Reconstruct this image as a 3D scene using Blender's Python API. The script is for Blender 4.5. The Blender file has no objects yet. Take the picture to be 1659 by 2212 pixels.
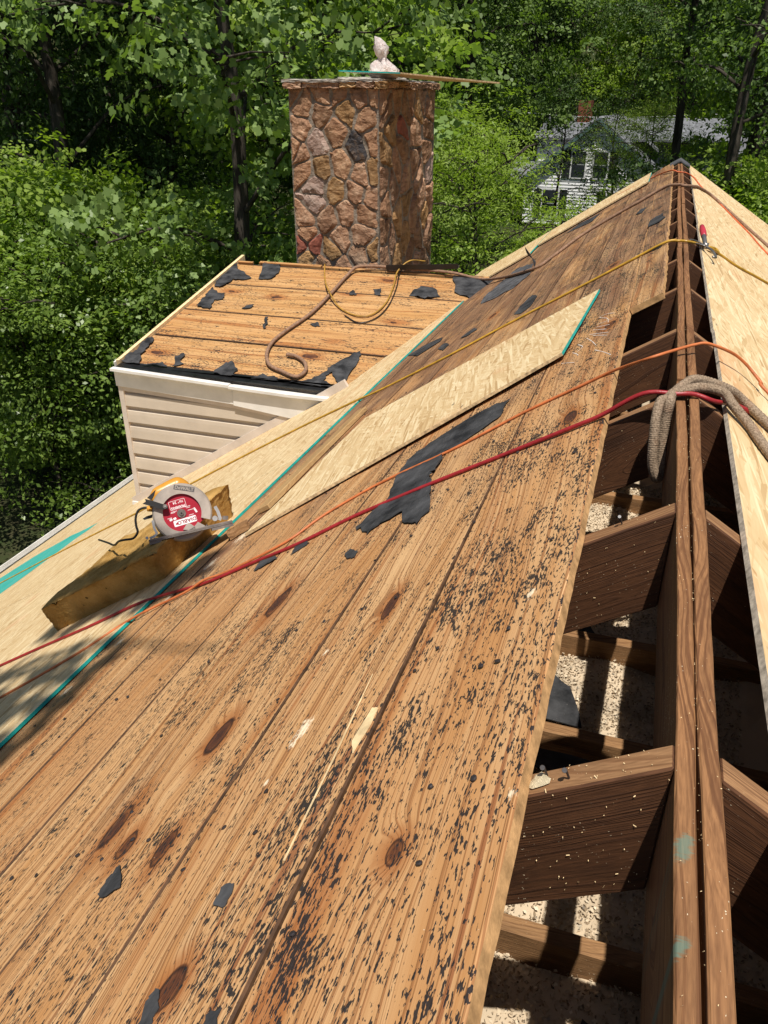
import bpy, bmesh, math, random
import numpy as np
from mathutils import Vector, Matrix, Euler
from mathutils.geometry import tessellate_polygon
from mathutils import noise as mnoise
R = math.radians
rng = np.random.default_rng(7)
random.seed(7)
SC = bpy.context.scene
COL = SC.collection

# ------------------------------------------------------------------ camera
PITCH, YAW, FPX = R(28.07), R(18.36), 1690.0
CAM = Vector((-.126, 0, .63))
fw = Vector((-math.sin(YAW)*math.cos(PITCH), math.cos(YAW)*math.cos(PITCH), -math.sin(PITCH)))
rt = Vector((math.cos(YAW), math.sin(YAW), 0)); up = rt.cross(fw)
cd = bpy.data.cameras.new('camera'); cam = bpy.data.objects.new('camera', cd); COL.objects.link(cam)
cam.matrix_world = Matrix((( rt.x, up.x, -fw.x, CAM.x), (rt.y, up.y, -fw.y, CAM.y), (rt.z, up.z, -fw.z, CAM.z), (0, 0, 0, 1)))
cd.sensor_fit = 'VERTICAL'; cd.sensor_height = 36; cd.lens = 36*FPX/2212
cd.clip_start = .02; cd.clip_end = 1000
SC.camera = cam
# ------------------------------------------------------------------ sky, sun, exposure
SUN = Vector((.125, -.34, 1)).normalized()
w = bpy.data.worlds.new('World'); SC.world = w; w.use_nodes = True
wn = w.node_tree; wn.nodes.clear()
sky = wn.nodes.new('ShaderNodeTexSky'); sky.sky_type = 'NISHITA'; sky.sun_disc = False
sky.sun_elevation = math.asin(SUN.z); sky.sun_rotation = math.atan2(SUN.x, SUN.y)
sky.air_density = 1.0; sky.dust_density = 1.0; sky.ozone_density = 1.0
bg = wn.nodes.new('ShaderNodeBackground'); bg.inputs[1].default_value = .062
wo = wn.nodes.new('ShaderNodeOutputWorld')
wn.links.new(sky.outputs[0], bg.inputs[0]); wn.links.new(bg.outputs[0], wo.inputs[0])
sd = bpy.data.lights.new('sun', 'SUN'); sd.energy = 4.8; sd.angle = R(.53); sd.color = (1, .95, .87)
so = bpy.data.objects.new('sun', sd); COL.objects.link(so)
so.rotation_euler = (-SUN).to_track_quat('-Z', 'Y').to_euler()
vs = SC.view_settings; vs.view_transform = 'Standard'; vs.look = 'None'; vs.exposure = 0.3; vs.gamma = 1; vs.use_curve_mapping = False
SC.cycles.max_bounces = 4; SC.cycles.diffuse_bounces = 3; SC.cycles.glossy_bounces = 2; SC.cycles.transmission_bounces = 2; SC.cycles.transparent_max_bounces = 2

def ray(px, py):
    return rt*(px-829.5) + up*(1106-py) + fw*FPX
def on_y(px, py, Y):
    v = ray(px, py); return CAM + v*((Y-CAM.y)/v.y)
def ground_dir(px, d, z=0.):
    v = ray(px, 205); v = Vector((v.x, v.y, 0)).normalized()*d
    return Vector((CAM.x+v.x, CAM.y+v.y, z))

# ------------------------------------------------------------------ node helper
class G:
    def __init__(s, name):
        s.m = bpy.data.materials.new(name); s.m.use_nodes = True; s.t = s.m.node_tree; s.t.nodes.clear()
        s.out = s.t.nodes.new('ShaderNodeOutputMaterial')
    def put(s, sock, v):
        if isinstance(v, bpy.types.NodeSocket): s.t.links.new(v, sock)
        elif isinstance(v, (tuple, list)):
            n = len(sock.default_value); v = tuple(v)
            sock.default_value = (v + (1,))[:n] if n == 4 and len(v) == 3 else v[:n]
        else: sock.default_value = v
    def n(s, typ, ins=(), out=0, **at):
        d = s.t.nodes.new('ShaderNode'+typ)
        for k, v in at.items(): setattr(d, k, v)
        it = ins.items() if isinstance(ins, dict) else enumerate(ins)
        for k, v in it:
            if v is not None: s.put(d.inputs[k], v)
        return d.outputs[out] if out is not None else d
    def ma(s, op, a, b=None, c=None, cl=False): return s.n('Math', (a, b, c), operation=op, use_clamp=cl)
    def add(s, a, b): return s.ma('ADD', a, b)
    def sub(s, a, b): return s.ma('SUBTRACT', a, b)
    def mul(s, a, b): return s.ma('MULTIPLY', a, b)
    def xyz(s, x, y, z): return s.n('CombineXYZ', (x, y, z))
    def sep(s, v):
        d = s.n('SeparateXYZ', (v,), out=None); return d.outputs
    def noise(s, v, scale=1., detail=2., rough=.5, dist=0., out=0):
        return s.n('TexNoise', {'Vector': v, 'Scale': scale, 'Detail': detail, 'Roughness': rough, 'Distortion': dist}, out=out)
    def voro(s, v, scale=1., out=0, feature='F1', rnd=1.):
        return s.n('TexVoronoi', {'Vector': v, 'Scale': scale, 'Randomness': rnd}, out=out, feature=feature)
    def rng(s, v, a, b, c=0., d=1., smooth=False):
        return s.n('MapRange', (v, a, b, c, d), interpolation_type='SMOOTHSTEP' if smooth else 'LINEAR')
    def ramp(s, f, stops):
        d = s.n('ValToRGB', (f,), out=None); e = d.color_ramp.elements
        while len(e) < len(stops): e.new(.5)
        for k, (p, c) in enumerate(stops): e[k].position = p; e[k].color = tuple(c)+(1,)
        return d.outputs[0]
    def mix(s, f, a, b, mode='MIX'):
        d = s.t.nodes.new('ShaderNodeMix'); d.data_type = 'RGBA'; d.blend_type = mode
        s.put(d.inputs[0], f); s.put(d.inputs[6], a); s.put(d.inputs[7], b); return d.outputs[2]
    def obj(s): return s.n('TexCoord', out=3)
    def uv(s): return s.n('TexCoord', out=2)
    def rand(s): return s.n('ObjectInfo', out=5)
    def bump(s, h, st=.3, dist=.01): return s.n('Bump', {'Strength': st, 'Distance': dist, 'Height': h})
    def bsdf(s, col, rough=.6, spec=.4, bump=None, metal=0., **k):
        d = {'Base Color': col, 'Roughness': rough, 'Metallic': metal, 'Specular IOR Level': spec}; d.update(k)
        if bump is not None: d['Normal'] = bump
        b = s.n('BsdfPrincipled', d); s.t.links.new(b, s.out.inputs[0]); return s.m
    def scale(s, v, sc): return s.n('VectorMath', (v, sc), operation='MULTIPLY')
    def vadd(s, v, o): return s.n('VectorMath', (v, o), operation='ADD')

def plain(name, col, rough=.6, spec=.4, metal=0., var=.12, ns=8., bs=.15, bd=.004):
    g = G(name); o = g.obj(); f = g.noise(o, ns, 4, .6)
    c = g.mix(g.rng(f, .3, .7), tuple(x*(1-var*1.6) for x in col), tuple(min(1, x*(1+var)) for x in col))
    return g.bsdf(c, g.rng(f, .3, .7, max(.05, rough-.1), min(1, rough+.1)), spec, g.bump(g.noise(o, ns*6, 3), bs, bd), metal)

# knots on the main deck: (y along ridge, s down slope, half length, half width)
KNOTS = [(1.527, 1.057, .075, .025), (.964, .879, .05, .021), (.773, 1.003, .055, .021), (.708, .925, .034, .018), (.685, .808, .042, .016),
         (.596, .328, .022, .013), (1.266, .591, .055, .013), (.441, .595, .03, .018), (2.023, .282, .05, .02), (2.95, .24, .05, .02),
         (3.6, .6, .05, .022), (4.4, .33, .05, .022), (5.0, 1.2, .06, .022)]
DUST = [(.908, .634, .05), (.875, .64, .03), (1.159, .709, .02), (.785, .647, .016), (1.12, .24, .03), (.655, .182, .016), (2.40, 1.76, .10), (2.2, 1.80, .08), (1.75, 1.92, .05), (2.0, 1.88, .06), (1.5, 1.95, .05)]

def deck_wood(name, pale, mid, dark, weather, tar=.5, knots=(), dust=(), wy0=1.2, wy1=4.6, ringf=260., tarscale=1.):
    g = G(name); x, y, z = g.sep(g.obj()); r = g.mul(g.rand(), 53.)
    kd = None
    for (ky, ks, kl, kw) in knots:
        a = g.mul(g.sub(x, ky), 1/kl); b = g.mul(g.sub(y, ks), 1/kw)
        d = g.ma('SQRT', g.add(g.mul(a, a), g.mul(b, b)))
        kd = d if kd is None else g.ma('MINIMUM', kd, d)
    if kd is None:
        kd = g.mul(g.voro(g.xyz(g.mul(x, 1.5), g.mul(y, 3.2), r), 1.), 9.)
    kn = g.noise(g.xyz(g.mul(x, 30.), g.mul(y, 60.), r), 1., 2)
    kl_ = g.noise(g.xyz(g.mul(x, 9.), g.mul(y, 22.), 4.), 1., 1)
    kd = g.add(kd, g.add(g.mul(g.sub(kn, .5), .22), g.mul(g.sub(kl_, .5), .9)))
    kb = g.ma('EXPONENT', g.mul(g.mul(kd, kd), -.22))
    wob = g.sub(g.noise(g.xyz(g.mul(x, .8), g.mul(y, 3.5), r), 1., 2, .45), .5)
    wob2 = g.sub(g.noise(g.xyz(g.mul(x, 3.), g.mul(y, 14.), r), 1., 2, .5), .5)
    ph = g.add(g.add(g.mul(y, ringf), g.mul(wob, ringf*.15)), g.add(g.mul(wob2, ringf*.010), g.mul(kb, 9.)))
    r1 = g.noise(g.xyz(g.mul(x, .5), ph, r), 1., 1.5, .5)
    lines = g.rng(r1, .50, .64, 0, 1, True)                                   # late wood lines
    r2 = g.noise(g.xyz(g.mul(x, 1.6), g.mul(ph, .12), r), 1., 3, .55)             # broad bands
    fib = g.noise(g.xyz(g.mul(x, 9.), g.mul(ph, 2.2), r), 1., 2, .6)
    band = g.rng(r2, .32, .68)
    col = g.mix(band, mid, pale)
    col = g.mix(g.rng(fib, .3, .7, .35, 0), col, (mid[0]*.62, mid[1]*.52, mid[2]*.45))
    col = g.mix(g.mul(lines, .74), col, dark)
    st = g.noise(g.xyz(g.mul(x, .4), g.add(g.mul(y, 16.), g.mul(wob, 1.6)), g.add(r, 3.)), 1., 3, .55)
    col = g.mix(g.rng(st, .57, .68, 0, .8, True), col, (mid[0]*.58, mid[1]*.36, mid[2]*.25))
    st2 = g.noise(g.xyz(g.mul(x, .7), g.add(g.mul(y, 60.), g.mul(wob, 7.)), g.add(r, 6.)), 1., 2, .5)
    col = g.mix(g.rng(st2, .64, .71, 0, .8, True), col, (.18, .05, .018))
    tone = g.n('TexWhiteNoise', {'W': r}, noise_dimensions='1D')
    col = g.mix(g.rng(tone, 0, 1, 0, .30), col, (mid[0]*.85, mid[1]*.66, mid[2]*.55), 'MIX')
    # weathering
    wn_ = g.noise(g.xyz(g.mul(x, 1.3), g.mul(y, 4.2), g.add(r, 9.)), 1., 4, .62)
    wm = g.add(g.rng(x, wy0, wy1, -.20, .40), g.mul(g.sub(wn_, .5), 1.9))
    wm = g.ma('MULTIPLY', g.rng(wm, .0, .5, 0, 1, True), weather)
    col = g.mix(wm, col, g.mix(g.mul(lines, .8), g.mix(band, (.19, .092, .048), (.31, .175, .098)), (.065, .033, .02)))
    # knots
    kc = g.ramp(kd, [(.0, (.055, .022, .014)), (.6, (.095, .034, .017)), (.86, (.03, .014, .01)), (1., (.17, .06, .02))])
    kc = g.mix(g.rng(kl_, .42, .58, 0, .75), kc, g.ramp(kd, [(.0, (.16, .055, .02)), (.45, (.10, .035, .015)), (.7, (.25, .09, .026)), (.92, (.04, .018, .01)), (1., (.26, .10, .03))]))
    col = g.mix(g.rng(kd, 1.0, 2.8, .7, 0, True), col, (.30, .10, .025))
    col = g.mix(g.rng(kd, .95, 1.08, 1, 0, True), col, kc)
    # tar specks left by the felt
    ts = tarscale
    n1 = g.noise(g.xyz(g.mul(x, 78.*ts), g.add(g.mul(y, 270.*ts), g.mul(wob2, 8.)), r), 1., 2., .55)
    cl = g.noise(g.xyz(g.mul(x, 2.8), g.mul(y, 5.5), 3.3), 1., 3, .65)
    cl2 = g.noise(g.xyz(g.add(g.mul(x, 7.), g.mul(y, 9.)), g.sub(g.mul(y, 17.), g.mul(x, 3.)), 8.1), 1., 2, .5)
    near = g.rng(y, .15, .9, .035, -.01)
    thr = g.sub(.79 - tar*.14, g.add(g.add(g.mul(g.rng(cl, .36, .66), .125), near), g.mul(g.rng(cl2, .52, .72), .12)))
    tm = g.rng(g.sub(n1, thr), .0, .025, 0, 1, True)
    col = g.mix(g.mul(tm, .95), col, g.mix(g.noise(g.xyz(x, y, z), 260., 2), (.006, .007, .008), (.030, .030, .034)))
    if dust:
        dm = None
        for (dx, dy, dr) in dust:
            a = g.sub(x, dx); b = g.mul(g.sub(y, dy), 1.9)
            d = g.mul(g.ma('SQRT', g.add(g.mul(a, a), g.mul(b, b))), 1/dr)
            dm = d if dm is None else g.ma('MINIMUM', dm, d)
        dn = g.noise(g.xyz(g.mul(x, 60.), g.mul(y, 130.), 0.), 1., 4, .7)
        k = g.rng(g.sub(g.add(g.mul(dn, 2.6), -.65), dm), .0, .55, 0, .95, True)
        col = g.mix(k, col, (.80, .66, .46))
    dn2 = g.noise(g.xyz(g.mul(x, 170.), g.mul(y, 260.), 2.), 1., 1, .5)
    col = g.mix(g.rng(dn2, .80, .84, 0, .8), col, (.75, .66, .52))
    h = g.add(g.mul(lines, .5), g.mul(tm, .9))
    rough = g.rng(tm, 0, 1, .6, .42)
    return g.bsdf(col, rough, .35, g.bump(h, .5, .002))

def frame_wood(name, pale, dark, specks=.5, rf=620., smear=()):
    g = G(name); o = g.obj(); x, y, z = g.sep(o); r = g.mul(g.rand(), 41.)
    wob = g.sub(g.noise(g.xyz(g.mul(x, 1.4), g.mul(y, 5.), g.add(g.mul(z, 5.), r)), 1., 2), .5)
    w2 = g.sub(g.noise(g.xyz(g.mul(x, 6.), g.mul(y, 22.), g.add(g.mul(z, 22.), r)), 1., 2), .5)
    a = g.add(y, .05); b = g.add(z, .12)
    rad = g.ma('SQRT', g.add(g.mul(a, a), g.mul(b, b)))
    ph = g.add(g.mul(rad, rf), g.add(g.mul(wob, rf*.06), g.mul(w2, rf*.006)))
    r1 = g.noise(g.xyz(g.mul(x, .8), ph, r), 1., 1.5, .5)
    lines = g.rng(r1, .48, .64, 0, 1, True)
    fib = g.noise(g.xyz(g.mul(x, 11.), g.mul(ph, 2.), r), 1., 2, .6)
    st = g.noise(g.xyz(g.mul(x, 2.2), g.mul(y, 12.), g.add(g.mul(z, 12.), r)), 1., 4, .6)
    col = g.mix(g.rng(st, .35, .7), pale, tuple(c*.62 for c in pale))
    col = g.mix(g.mul(lines, .7), col, dark); rgh = g.noise(g.xyz(g.mul(x, 40.), g.mul(y, 300.), g.add(g.mul(z, 300.), r)), 1., 2, .6)
    col = g.mix(g.rng(fib, .3, .7, .4, 0), col, tuple(c*.6 for c in dark)); col = g.mix(g.rng(rgh, .3, .6, .45, 0), col, tuple(c*.7 for c in dark))
    col = g.mix(g.rng(st, .62, .75, 0, .5), col, tuple(c*.5 for c in dark))
    for (sx, sy, sr) in smear:                         # brushed teal paint stains
        a_ = g.mul(g.add(g.sub(x, sx), g.mul(g.sub(y, sy), .8)), 1/sr); b_ = g.mul(g.sub(y, sy), 1/.012)
        d_ = g.ma('SQRT', g.add(g.mul(a_, a_), g.mul(b_, b_))); sn_ = g.noise(g.xyz(g.mul(x, 260.), g.mul(y, 60.), 3.), 1., 3, .6)
        col = g.mix(g.rng(g.sub(g.mul(sn_, 1.7), d_), -.1, .5, 0, .55, True), col, (.07, .20, .165))
    sn = g.noise(g.scale(o, (190., 300., 300.)), 1., 2, .6); big = g.noise(o, 7., 2)
    thr = g.sub(.82-specks*.05, g.mul(g.rng(big, .4, .7), .12))
    sm = g.rng(g.sub(sn, thr), 0, .03)
    col = g.mix(sm, col, (.70, .58, .40))
    return g.bsdf(col, .7, .3, g.bump(g.add(g.add(lines, sm), rgh), .4, .0015))

def osb_mat(name, ang=0., tint=(1, 1, 1), end_dark=False):
    g = G(name); o = g.obj(); x, y, z = g.sep(o); r = g.mul(g.rand(), 31.)
    col = None
    base = g.noise(g.xyz(g.mul(x, 2.), g.mul(y, 2.), r), 1., 3)
    col = g.mix(g.rng(base, .3, .7), (.60, .42, .215), (.68, .50, .275))
    wb = g.noise(g.xyz(g.mul(x, 3.), g.mul(y, 3.), r), 1., 2, out=1)
    hsum = None
    for k, (an, lx, ly, am) in enumerate([(ang+1.1, 9., 70., .7), (ang, 6., 60., 1.), (ang+.35, 8., 75., .85), (ang-.4, 7., 70., .85), (ang-.1, 5., 110., .9)]):
        an += .13*math.sin(k*7.)
        u = g.add(g.mul(x, math.cos(an)), g.mul(y, math.sin(an))); v = g.sub(g.mul(y, math.cos(an)), g.mul(x, math.sin(an)))
        vo = g.n('TexVoronoi', {'Vector': g.vadd(g.xyz(g.mul(u, lx), g.mul(v, ly), g.add(r, k*3.7)), g.scale(wb, (.12, .25, 0))), 'Scale': 1., 'Randomness': 1.}, out=None, feature='F1')
        cr, cg, cb = g.n('SeparateColor', (vo.outputs[1],), out=None).outputs
        sel = g.rng(cg, .62, .64, 0, am)
        tone = g.ramp(cr, [(0., (.42, .26, .115)), (.16, (.56, .385, .19)), (.6, (.68, .51, .285)), (1., (.80, .655, .41))])
        col = g.mix(sel, col, tone)
        hsum = g.mul(sel, cb) if hsum is None else g.add(hsum, g.mul(sel, cb))
    fine = g.noise(g.xyz(g.mul(x, 26.), g.mul(y, 240.), r), 1., 2)
    col = g.mix(g.rng(fine, .35, .65, 0, .15), col, (.45, .29, .13))
    dk = g.noise(g.xyz(g.mul(x, 12.), g.mul(y, 40.), g.add(r, 5.)), 1., 3, .6)
    col = g.mix(g.rng(dk, .70, .75, 0, .8), col, (.12, .09, .06))
    rd = g.noise(g.xyz(g.mul(x, 2.3), g.mul(y, 4.), g.add(r, 11.)), 1., 3)
    col = g.mix(g.rng(rd, .62, .75, 0, .35), col, (.62, .26, .12))
    col = g.mix(1., col, tint, 'MULTIPLY')
    return g.bsdf(col, .58, .35, g.bump(hsum, .25, .002))

M = {}
M['deck'] = deck_wood('deck_wood', (.66, .43, .215), (.49, .255, .098), (.185, .072, .025), .9, tar=.88, knots=KNOTS, dust=DUST)
M['ddeck'] = deck_wood('dormer_wood', (.60, .375, .17), (.47, .255, .09), (.24, .10, .03), .15, tar=.80, wy0=50, wy1=60, ringf=110., tarscale=.55)
M['deckcut'] = plain('plank_cut_edge', (.52, .30, .13), .7, .3, var=.3, ns=40)
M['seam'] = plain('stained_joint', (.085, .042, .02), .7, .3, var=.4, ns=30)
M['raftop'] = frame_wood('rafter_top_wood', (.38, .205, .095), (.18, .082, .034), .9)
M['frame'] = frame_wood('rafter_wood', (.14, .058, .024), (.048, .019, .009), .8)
M['ridge'] = frame_wood('ridge_wood', (.36, .175, .072), (.115, .044, .017), .9, 850., [(.57, .016, .022), (.465, .019, .012)])
M['joist'] = frame_wood('joist_wood', (.42, .23, .10), (.16, .075, .03), .8)
M['osb'] = osb_mat('osb_face', 0.15)
M['osb2'] = osb_mat('osb_loose_face', .3)
M['osbedge'] = plain('osb_cut_edge', (.50, .36, .20), .8, .2, var=.35, ns=60)
M['osbgrey'] = plain('osb_weathered_edge', (.50, .43, .34), .8, .2, var=.35, ns=60)
M['teal'] = plain('teal_edge_paint', (.012, .33, .29), .6, .3, var=.2, ns=20)
def felt_mat():
    g = G('felt_paper'); o = g.obj()
    f = g.noise(o, 9., 5, .65); s = g.noise(o, 150., 2)
    c = g.mix(g.rng(f, .35, .7), (.014, .0145, .016), (.075, .075, .078)); c = g.mix(g.rng(s, .72, .78, 0, .6), c, (.22, .20, .18))
    return g.bsdf(c, .9, .18, g.bump(f, .5, .01))
M['felt'] = felt_mat()
M['feltgrey'] = plain('weathered_felt', (.085, .085, .09), .85, .2, var=.4, ns=14)
M['nail'] = plain('nail_steel', (.03, .024, .024), .45, .5)
M['trim'] = plain('white_trim', (.74, .71, .66), .45, .4, var=.08, ns=5)
M['vinyl'] = plain('beige_vinyl', (.54, .455, .36), .5, .4, var=.06, ns=4, bs=.05)
M['jchan'] = plain('beige_channel', (.62, .53, .45), .5, .4, var=.08)
M['flash'] = plain('black_flashing', (.012, .012, .013), .35, .5, var=.3)
M['chalk'] = plain('chalk', (.62, .53, .46), .9, .1)
M['splinter'] = plain('fresh_splinter', (.78, .58, .32), .7, .3, var=.2, ns=30)

# ------------------------------------------------------------------ object helpers
def tag(o, label=None, cat=None, group=None, kind=None):
    if label: o['label'] = label
    if cat: o['category'] = cat
    if group: o['group'] = group
    if kind: o['kind'] = kind
    return o
def empty(name, loc=(0, 0, 0), mat=None):
    o = bpy.data.objects.new(name, None); COL.objects.link(o); o.empty_display_size = .1
    if mat is not None: o.matrix_world = mat
    else: o.location = loc
    return o
def mk(name, verts, faces, mats, parent=None, mw=None, mi=None, smooth=False):
    me = bpy.data.meshes.new(name); me.from_pydata([tuple(v) for v in verts], [], [tuple(f) for f in faces])
    for m in (mats if isinstance(mats, (list, tuple)) else [mats]): me.materials.append(m)
    if mi is not None: me.polygons.foreach_set('material_index', mi)
    if smooth: me.polygons.foreach_set('use_smooth', [True]*len(me.polygons))
    me.update()
    o = bpy.data.objects.new(name, me); COL.objects.link(o)
    place(o, parent, mw); return o
def place(o, parent=None, mw=None):
    if parent is not None:
        o.parent = parent; o.matrix_parent_inverse = parent_world(parent).inverted()
    if mw is not None: o.matrix_basis = mw
def parent_world(p):
    m = p.matrix_basis.copy()
    if p.parent: m = parent_world(p.parent) @ p.matrix_parent_inverse @ m
    return m
def dup(o, mw, parent=None):
    c = o.copy(); COL.objects.link(c); c.parent = None; place(c, parent, mw); return c
BOXF = [(0, 3, 2, 1), (4, 5, 6, 7), (0, 1, 5, 4), (1, 2, 6, 5), (2, 3, 7, 6), (3, 0, 4, 7)]   # bottom, top, y-, x+, y+, x-
def boxv(x0, x1, y0, y1, z0, z1):
    return [(x0, y0, z0), (x1, y0, z0), (x1, y1, z0), (x0, y1, z0), (x0, y0, z1), (x1, y0, z1), (x1, y1, z1), (x0, y1, z1)]
def boxes(name, lst, mat, parent=None, mw=None):
    v, f = [], []
    for b in lst:
        k = len(v); v += boxv(*b); f += [tuple(i+k for i in q) for q in BOXF]
    return mk(name, v, f, mat, parent, mw)
def bevel(o, wd=.002, seg=1):
    bm = bmesh.new(); bm.from_mesh(o.data)
    bmesh.ops.bevel(bm, geom=[e for e in bm.edges], offset=wd, segments=seg, affect='EDGES', profile=.6)
    bm.to_mesh(o.data); bm.free(); return o
def smooth_path(pts, n=8):
    P = [Vector(p) for p in pts]; P = [P[0]*2-P[1]] + P + [P[-1]*2-P[-2]]; out = []
    for i in range(1, len(P)-2):
        for k in range(n):
            t = k/n; a, b, c, d = P[i-1], P[i], P[i+1], P[i+2]
            out.append(.5*((2*b)+(c-a)*t+(2*a-5*b+4*c-d)*t*t+(3*b-a-3*c+d)*t**3))
    out.append(P[-2]); return out
def tube_vf(path, rad, seg=10, fr=None, cap=True):
    n = len(path); rs = rad if isinstance(rad, (list, tuple, np.ndarray)) else [rad]*n
    vs, fs = [], []; T = []
    for i in range(n): T.append((path[min(i+1, n-1)]-path[max(i-1, 0)]).normalized())
    a = T[0].orthogonal().normalized()
    for i in range(n):
        a = (a - T[i]*a.dot(T[i])).normalized(); b = T[i].cross(a)
        for k in range(seg):
            t = 2*math.pi*k/seg; r = rs[i]*(fr(i, k) if fr else 1)
            vs.append(path[i]+(a*math.cos(t)+b*math.sin(t))*r)
    for i in range(n-1):
        for k in range(seg):
            q = i*seg; k2 = (k+1) % seg; fs.append((q+k, q+k2, q+seg+k2, q+seg+k))
    if cap: fs.append(tuple(range(seg))[::-1]); fs.append(tuple(range((n-1)*seg, n*seg)))
    return vs, fs
def tube(name, pts, rad, mat, parent=None, seg=10, n=8, smooth=True, fr=None):
    path = smooth_path(pts, n)
    if isinstance(rad, (list, tuple)): rad = np.interp(np.linspace(0, len(pts)-1, len(path)), range(len(pts)), rad).tolist()
    v, f = tube_vf(path, rad, seg, fr); return mk(name, v, f, mat, parent, smooth=smooth)
def poly_slab(name, pts, z0, z1, mats, parent=None, mw=None, jitter=0., sub=1, curl=0., side=0):
    """flat outline (x,y) extruded z0..z1, optionally roughened"""
    P = [Vector((p[0], p[1])) for p in pts]
    if sub > 1:
        Q = []
        for i in range(len(P)):
            a, b = P[i], P[(i+1) % len(P)]
            for k in range(sub):
                p = a.lerp(b, k/sub)
                if k: p += Vector((random.uniform(-1, 1), random.uniform(-1, 1)))*jitter
                Q.append(p)
        P = Q
    n = len(P); tri = tessellate_polygon([[Vector((p.x, p.y, 0)) for p in P]])
    dz = [random.uniform(0, curl) for _ in P]
    v = [(p.x, p.y, z0+dz[i]) for i, p in enumerate(P)]+[(p.x, p.y, z1+dz[i]) for i, p in enumerate(P)]
    area = sum(P[i].x*P[(i+1) % n].y-P[(i+1) % n].x*P[i].y for i in range(n))
    f = []; mi = []
    for t in tri:
        a, b, c = t
        cr = (P[b]-P[a]).x*(P[c]-P[a]).y-(P[b]-P[a]).y*(P[c]-P[a]).x
        if cr < 0: a, c = c, a
        f.append((a+n, b+n, c+n)); f.append((c, b, a)); mi += [0, 0]
    for i in range(n):
        j = (i+1) % n
        f.append((i, j, j+n, i+n) if area > 0 else (j, i, i+n, j+n)); mi.append(side)
    return mk(name, v, f, mats, parent, mw, mi)

def wrinkled(name, pts, z0, mat, parent, mw, jitter=.004, sub=3, amp=.004, lift=.008, cell=.05, th=.0022):
    """torn sheet: ragged outline, wrinkled inside, edges lifting here and there"""
    P = []
    for i in range(len(pts)):
        a, b = Vector(pts[i]), Vector(pts[(i+1) % len(pts)])
        for k in range(sub):
            q = a.lerp(b, k/sub); P.append(q+(Vector((random.uniform(-1, 1), random.uniform(-1, 1)))*jitter if k else Vector((0, 0))))
    bm = bmesh.new(); tri = tessellate_polygon([[Vector((q.x, q.y, 0)) for q in P]]); vv = [bm.verts.new((q.x, q.y, 0)) for q in P]
    for t in tri:
        try: bm.faces.new([vv[k] for k in t])
        except ValueError: pass
    for _ in range(3):
        ed = [e for e in bm.edges if e.calc_length() > cell]
        if not ed: break
        bmesh.ops.subdivide_edges(bm, edges=ed, cuts=1); bmesh.ops.triangulate(bm, faces=[f for f in bm.faces if len(f.verts) > 3])
    bnd = {v for e in bm.edges if e.is_boundary for v in e.verts}; sd = Vector((random.uniform(0, 50), random.uniform(0, 50), random.uniform(0, 50)))
    for v in bm.verts:
        q = Vector((v.co.x, v.co.y, 0)); n = mnoise.noise(q*9+sd); n2 = mnoise.noise(q*28+sd); r = abs(mnoise.noise(q*14+sd*2))
        v.co.z = z0+max(0, amp*(.5+n+.5*n2)+amp*.8*(1-r*3 if r < .33 else 0))+(lift*max(0, mnoise.noise(q*11+sd*3)) if v in bnd else 0)
    r = bmesh.ops.extrude_face_region(bm, geom=bm.faces[:])
    for v in [x for x in r['geom'] if isinstance(x, bmesh.types.BMVert)]: v.co.z += th
    bmesh.ops.recalc_face_normals(bm, faces=bm.faces[:])
    me = bpy.data.meshes.new(name); bm.to_mesh(me); bm.free(); me.materials.append(mat)
    o = bpy.data.objects.new(name, me); COL.objects.link(o); place(o, parent, mw); return o
# ------------------------------------------------------------------ roof frames
AL = R(32.5); CA, SA = math.cos(AL), math.sin(AL); HW = .0235
ML = Matrix(((0, -CA, -SA, -HW), (1, 0, 0, 0), (0, -SA, CA, 0), (0, 0, 0, 1)))      # local x = along ridge, y = down slope, z = off the rafters
MR = Matrix(((0, CA, SA, HW), (-1, 0, 0, 0), (0, -SA, CA, 0), (0, 0, 0, 1)))        # local x = -Y
def SL(s, y, o=0.): return ML @ Vector((y, s, o))
def SR(s, y, o=0.): return MR @ Vector((-y, s, o))
GZ = -7.0
Y0, Y1 = -2.3, 9.6
# ------------------------------------------------------------------ ground
def ground():
    n = 90; xs = np.concatenate([np.linspace(-240, -60, 20), np.linspace(-56, 60, 50), np.linspace(66, 240, 20)]); ys = np.concatenate([np.linspace(-120, 0, 12), np.linspace(3, 110, 55), np.linspace(116, 330, 23)])
    v = []
    for y in ys:
        for x in xs:
            d = math.hypot(x, y); z = GZ
            az = math.atan2(-x, y)
            if y > 0:
                t = max(0, d-62)/110.; z += 46*t*t*(3-2*t) if t < 1 else 46
            z += .25*math.sin(x*.21+y*.13)+.18*math.sin(x*.47-y*.31)
            v.append((x, y, z-(.3 if d < 14 else 0)))
    nx = len(xs); f = [(j*nx+i, j*nx+i+1, (j+1)*nx+i+1, (j+1)*nx+i) for j in range(len(ys)-1) for i in range(nx-1)]
    g = G('ground_litter'); o = g.obj(); a = g.noise(o, .25, 4, .6); b = g.noise(o, 3., 5, .7)
    c = g.mix(g.rng(a, .35, .6), (.028, .045, .012), (.06, .05, .028)); c = g.mix(g.rng(b, .4, .7, 0, .7), c, (.02, .05, .01))
    m = g.bsdf(c, .9, .1, g.bump(b, .8, .2))
    tag(mk('ground', v, f, m, smooth=True), kind='structure')
ground()

# ------------------------------------------------------------------ the house under repair
house = tag(empty('house', (0, 4, GZ)), 'house with its roof torn open to rafters and brown plank decking in the foreground', 'house')
RAFY = [-2.14+.612*k for k in range(20) if -2.14+.612*k < 9.55]
RAFY = [.692+.612*k for k in range(-5, 15)]
EAVE = 7.9
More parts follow.
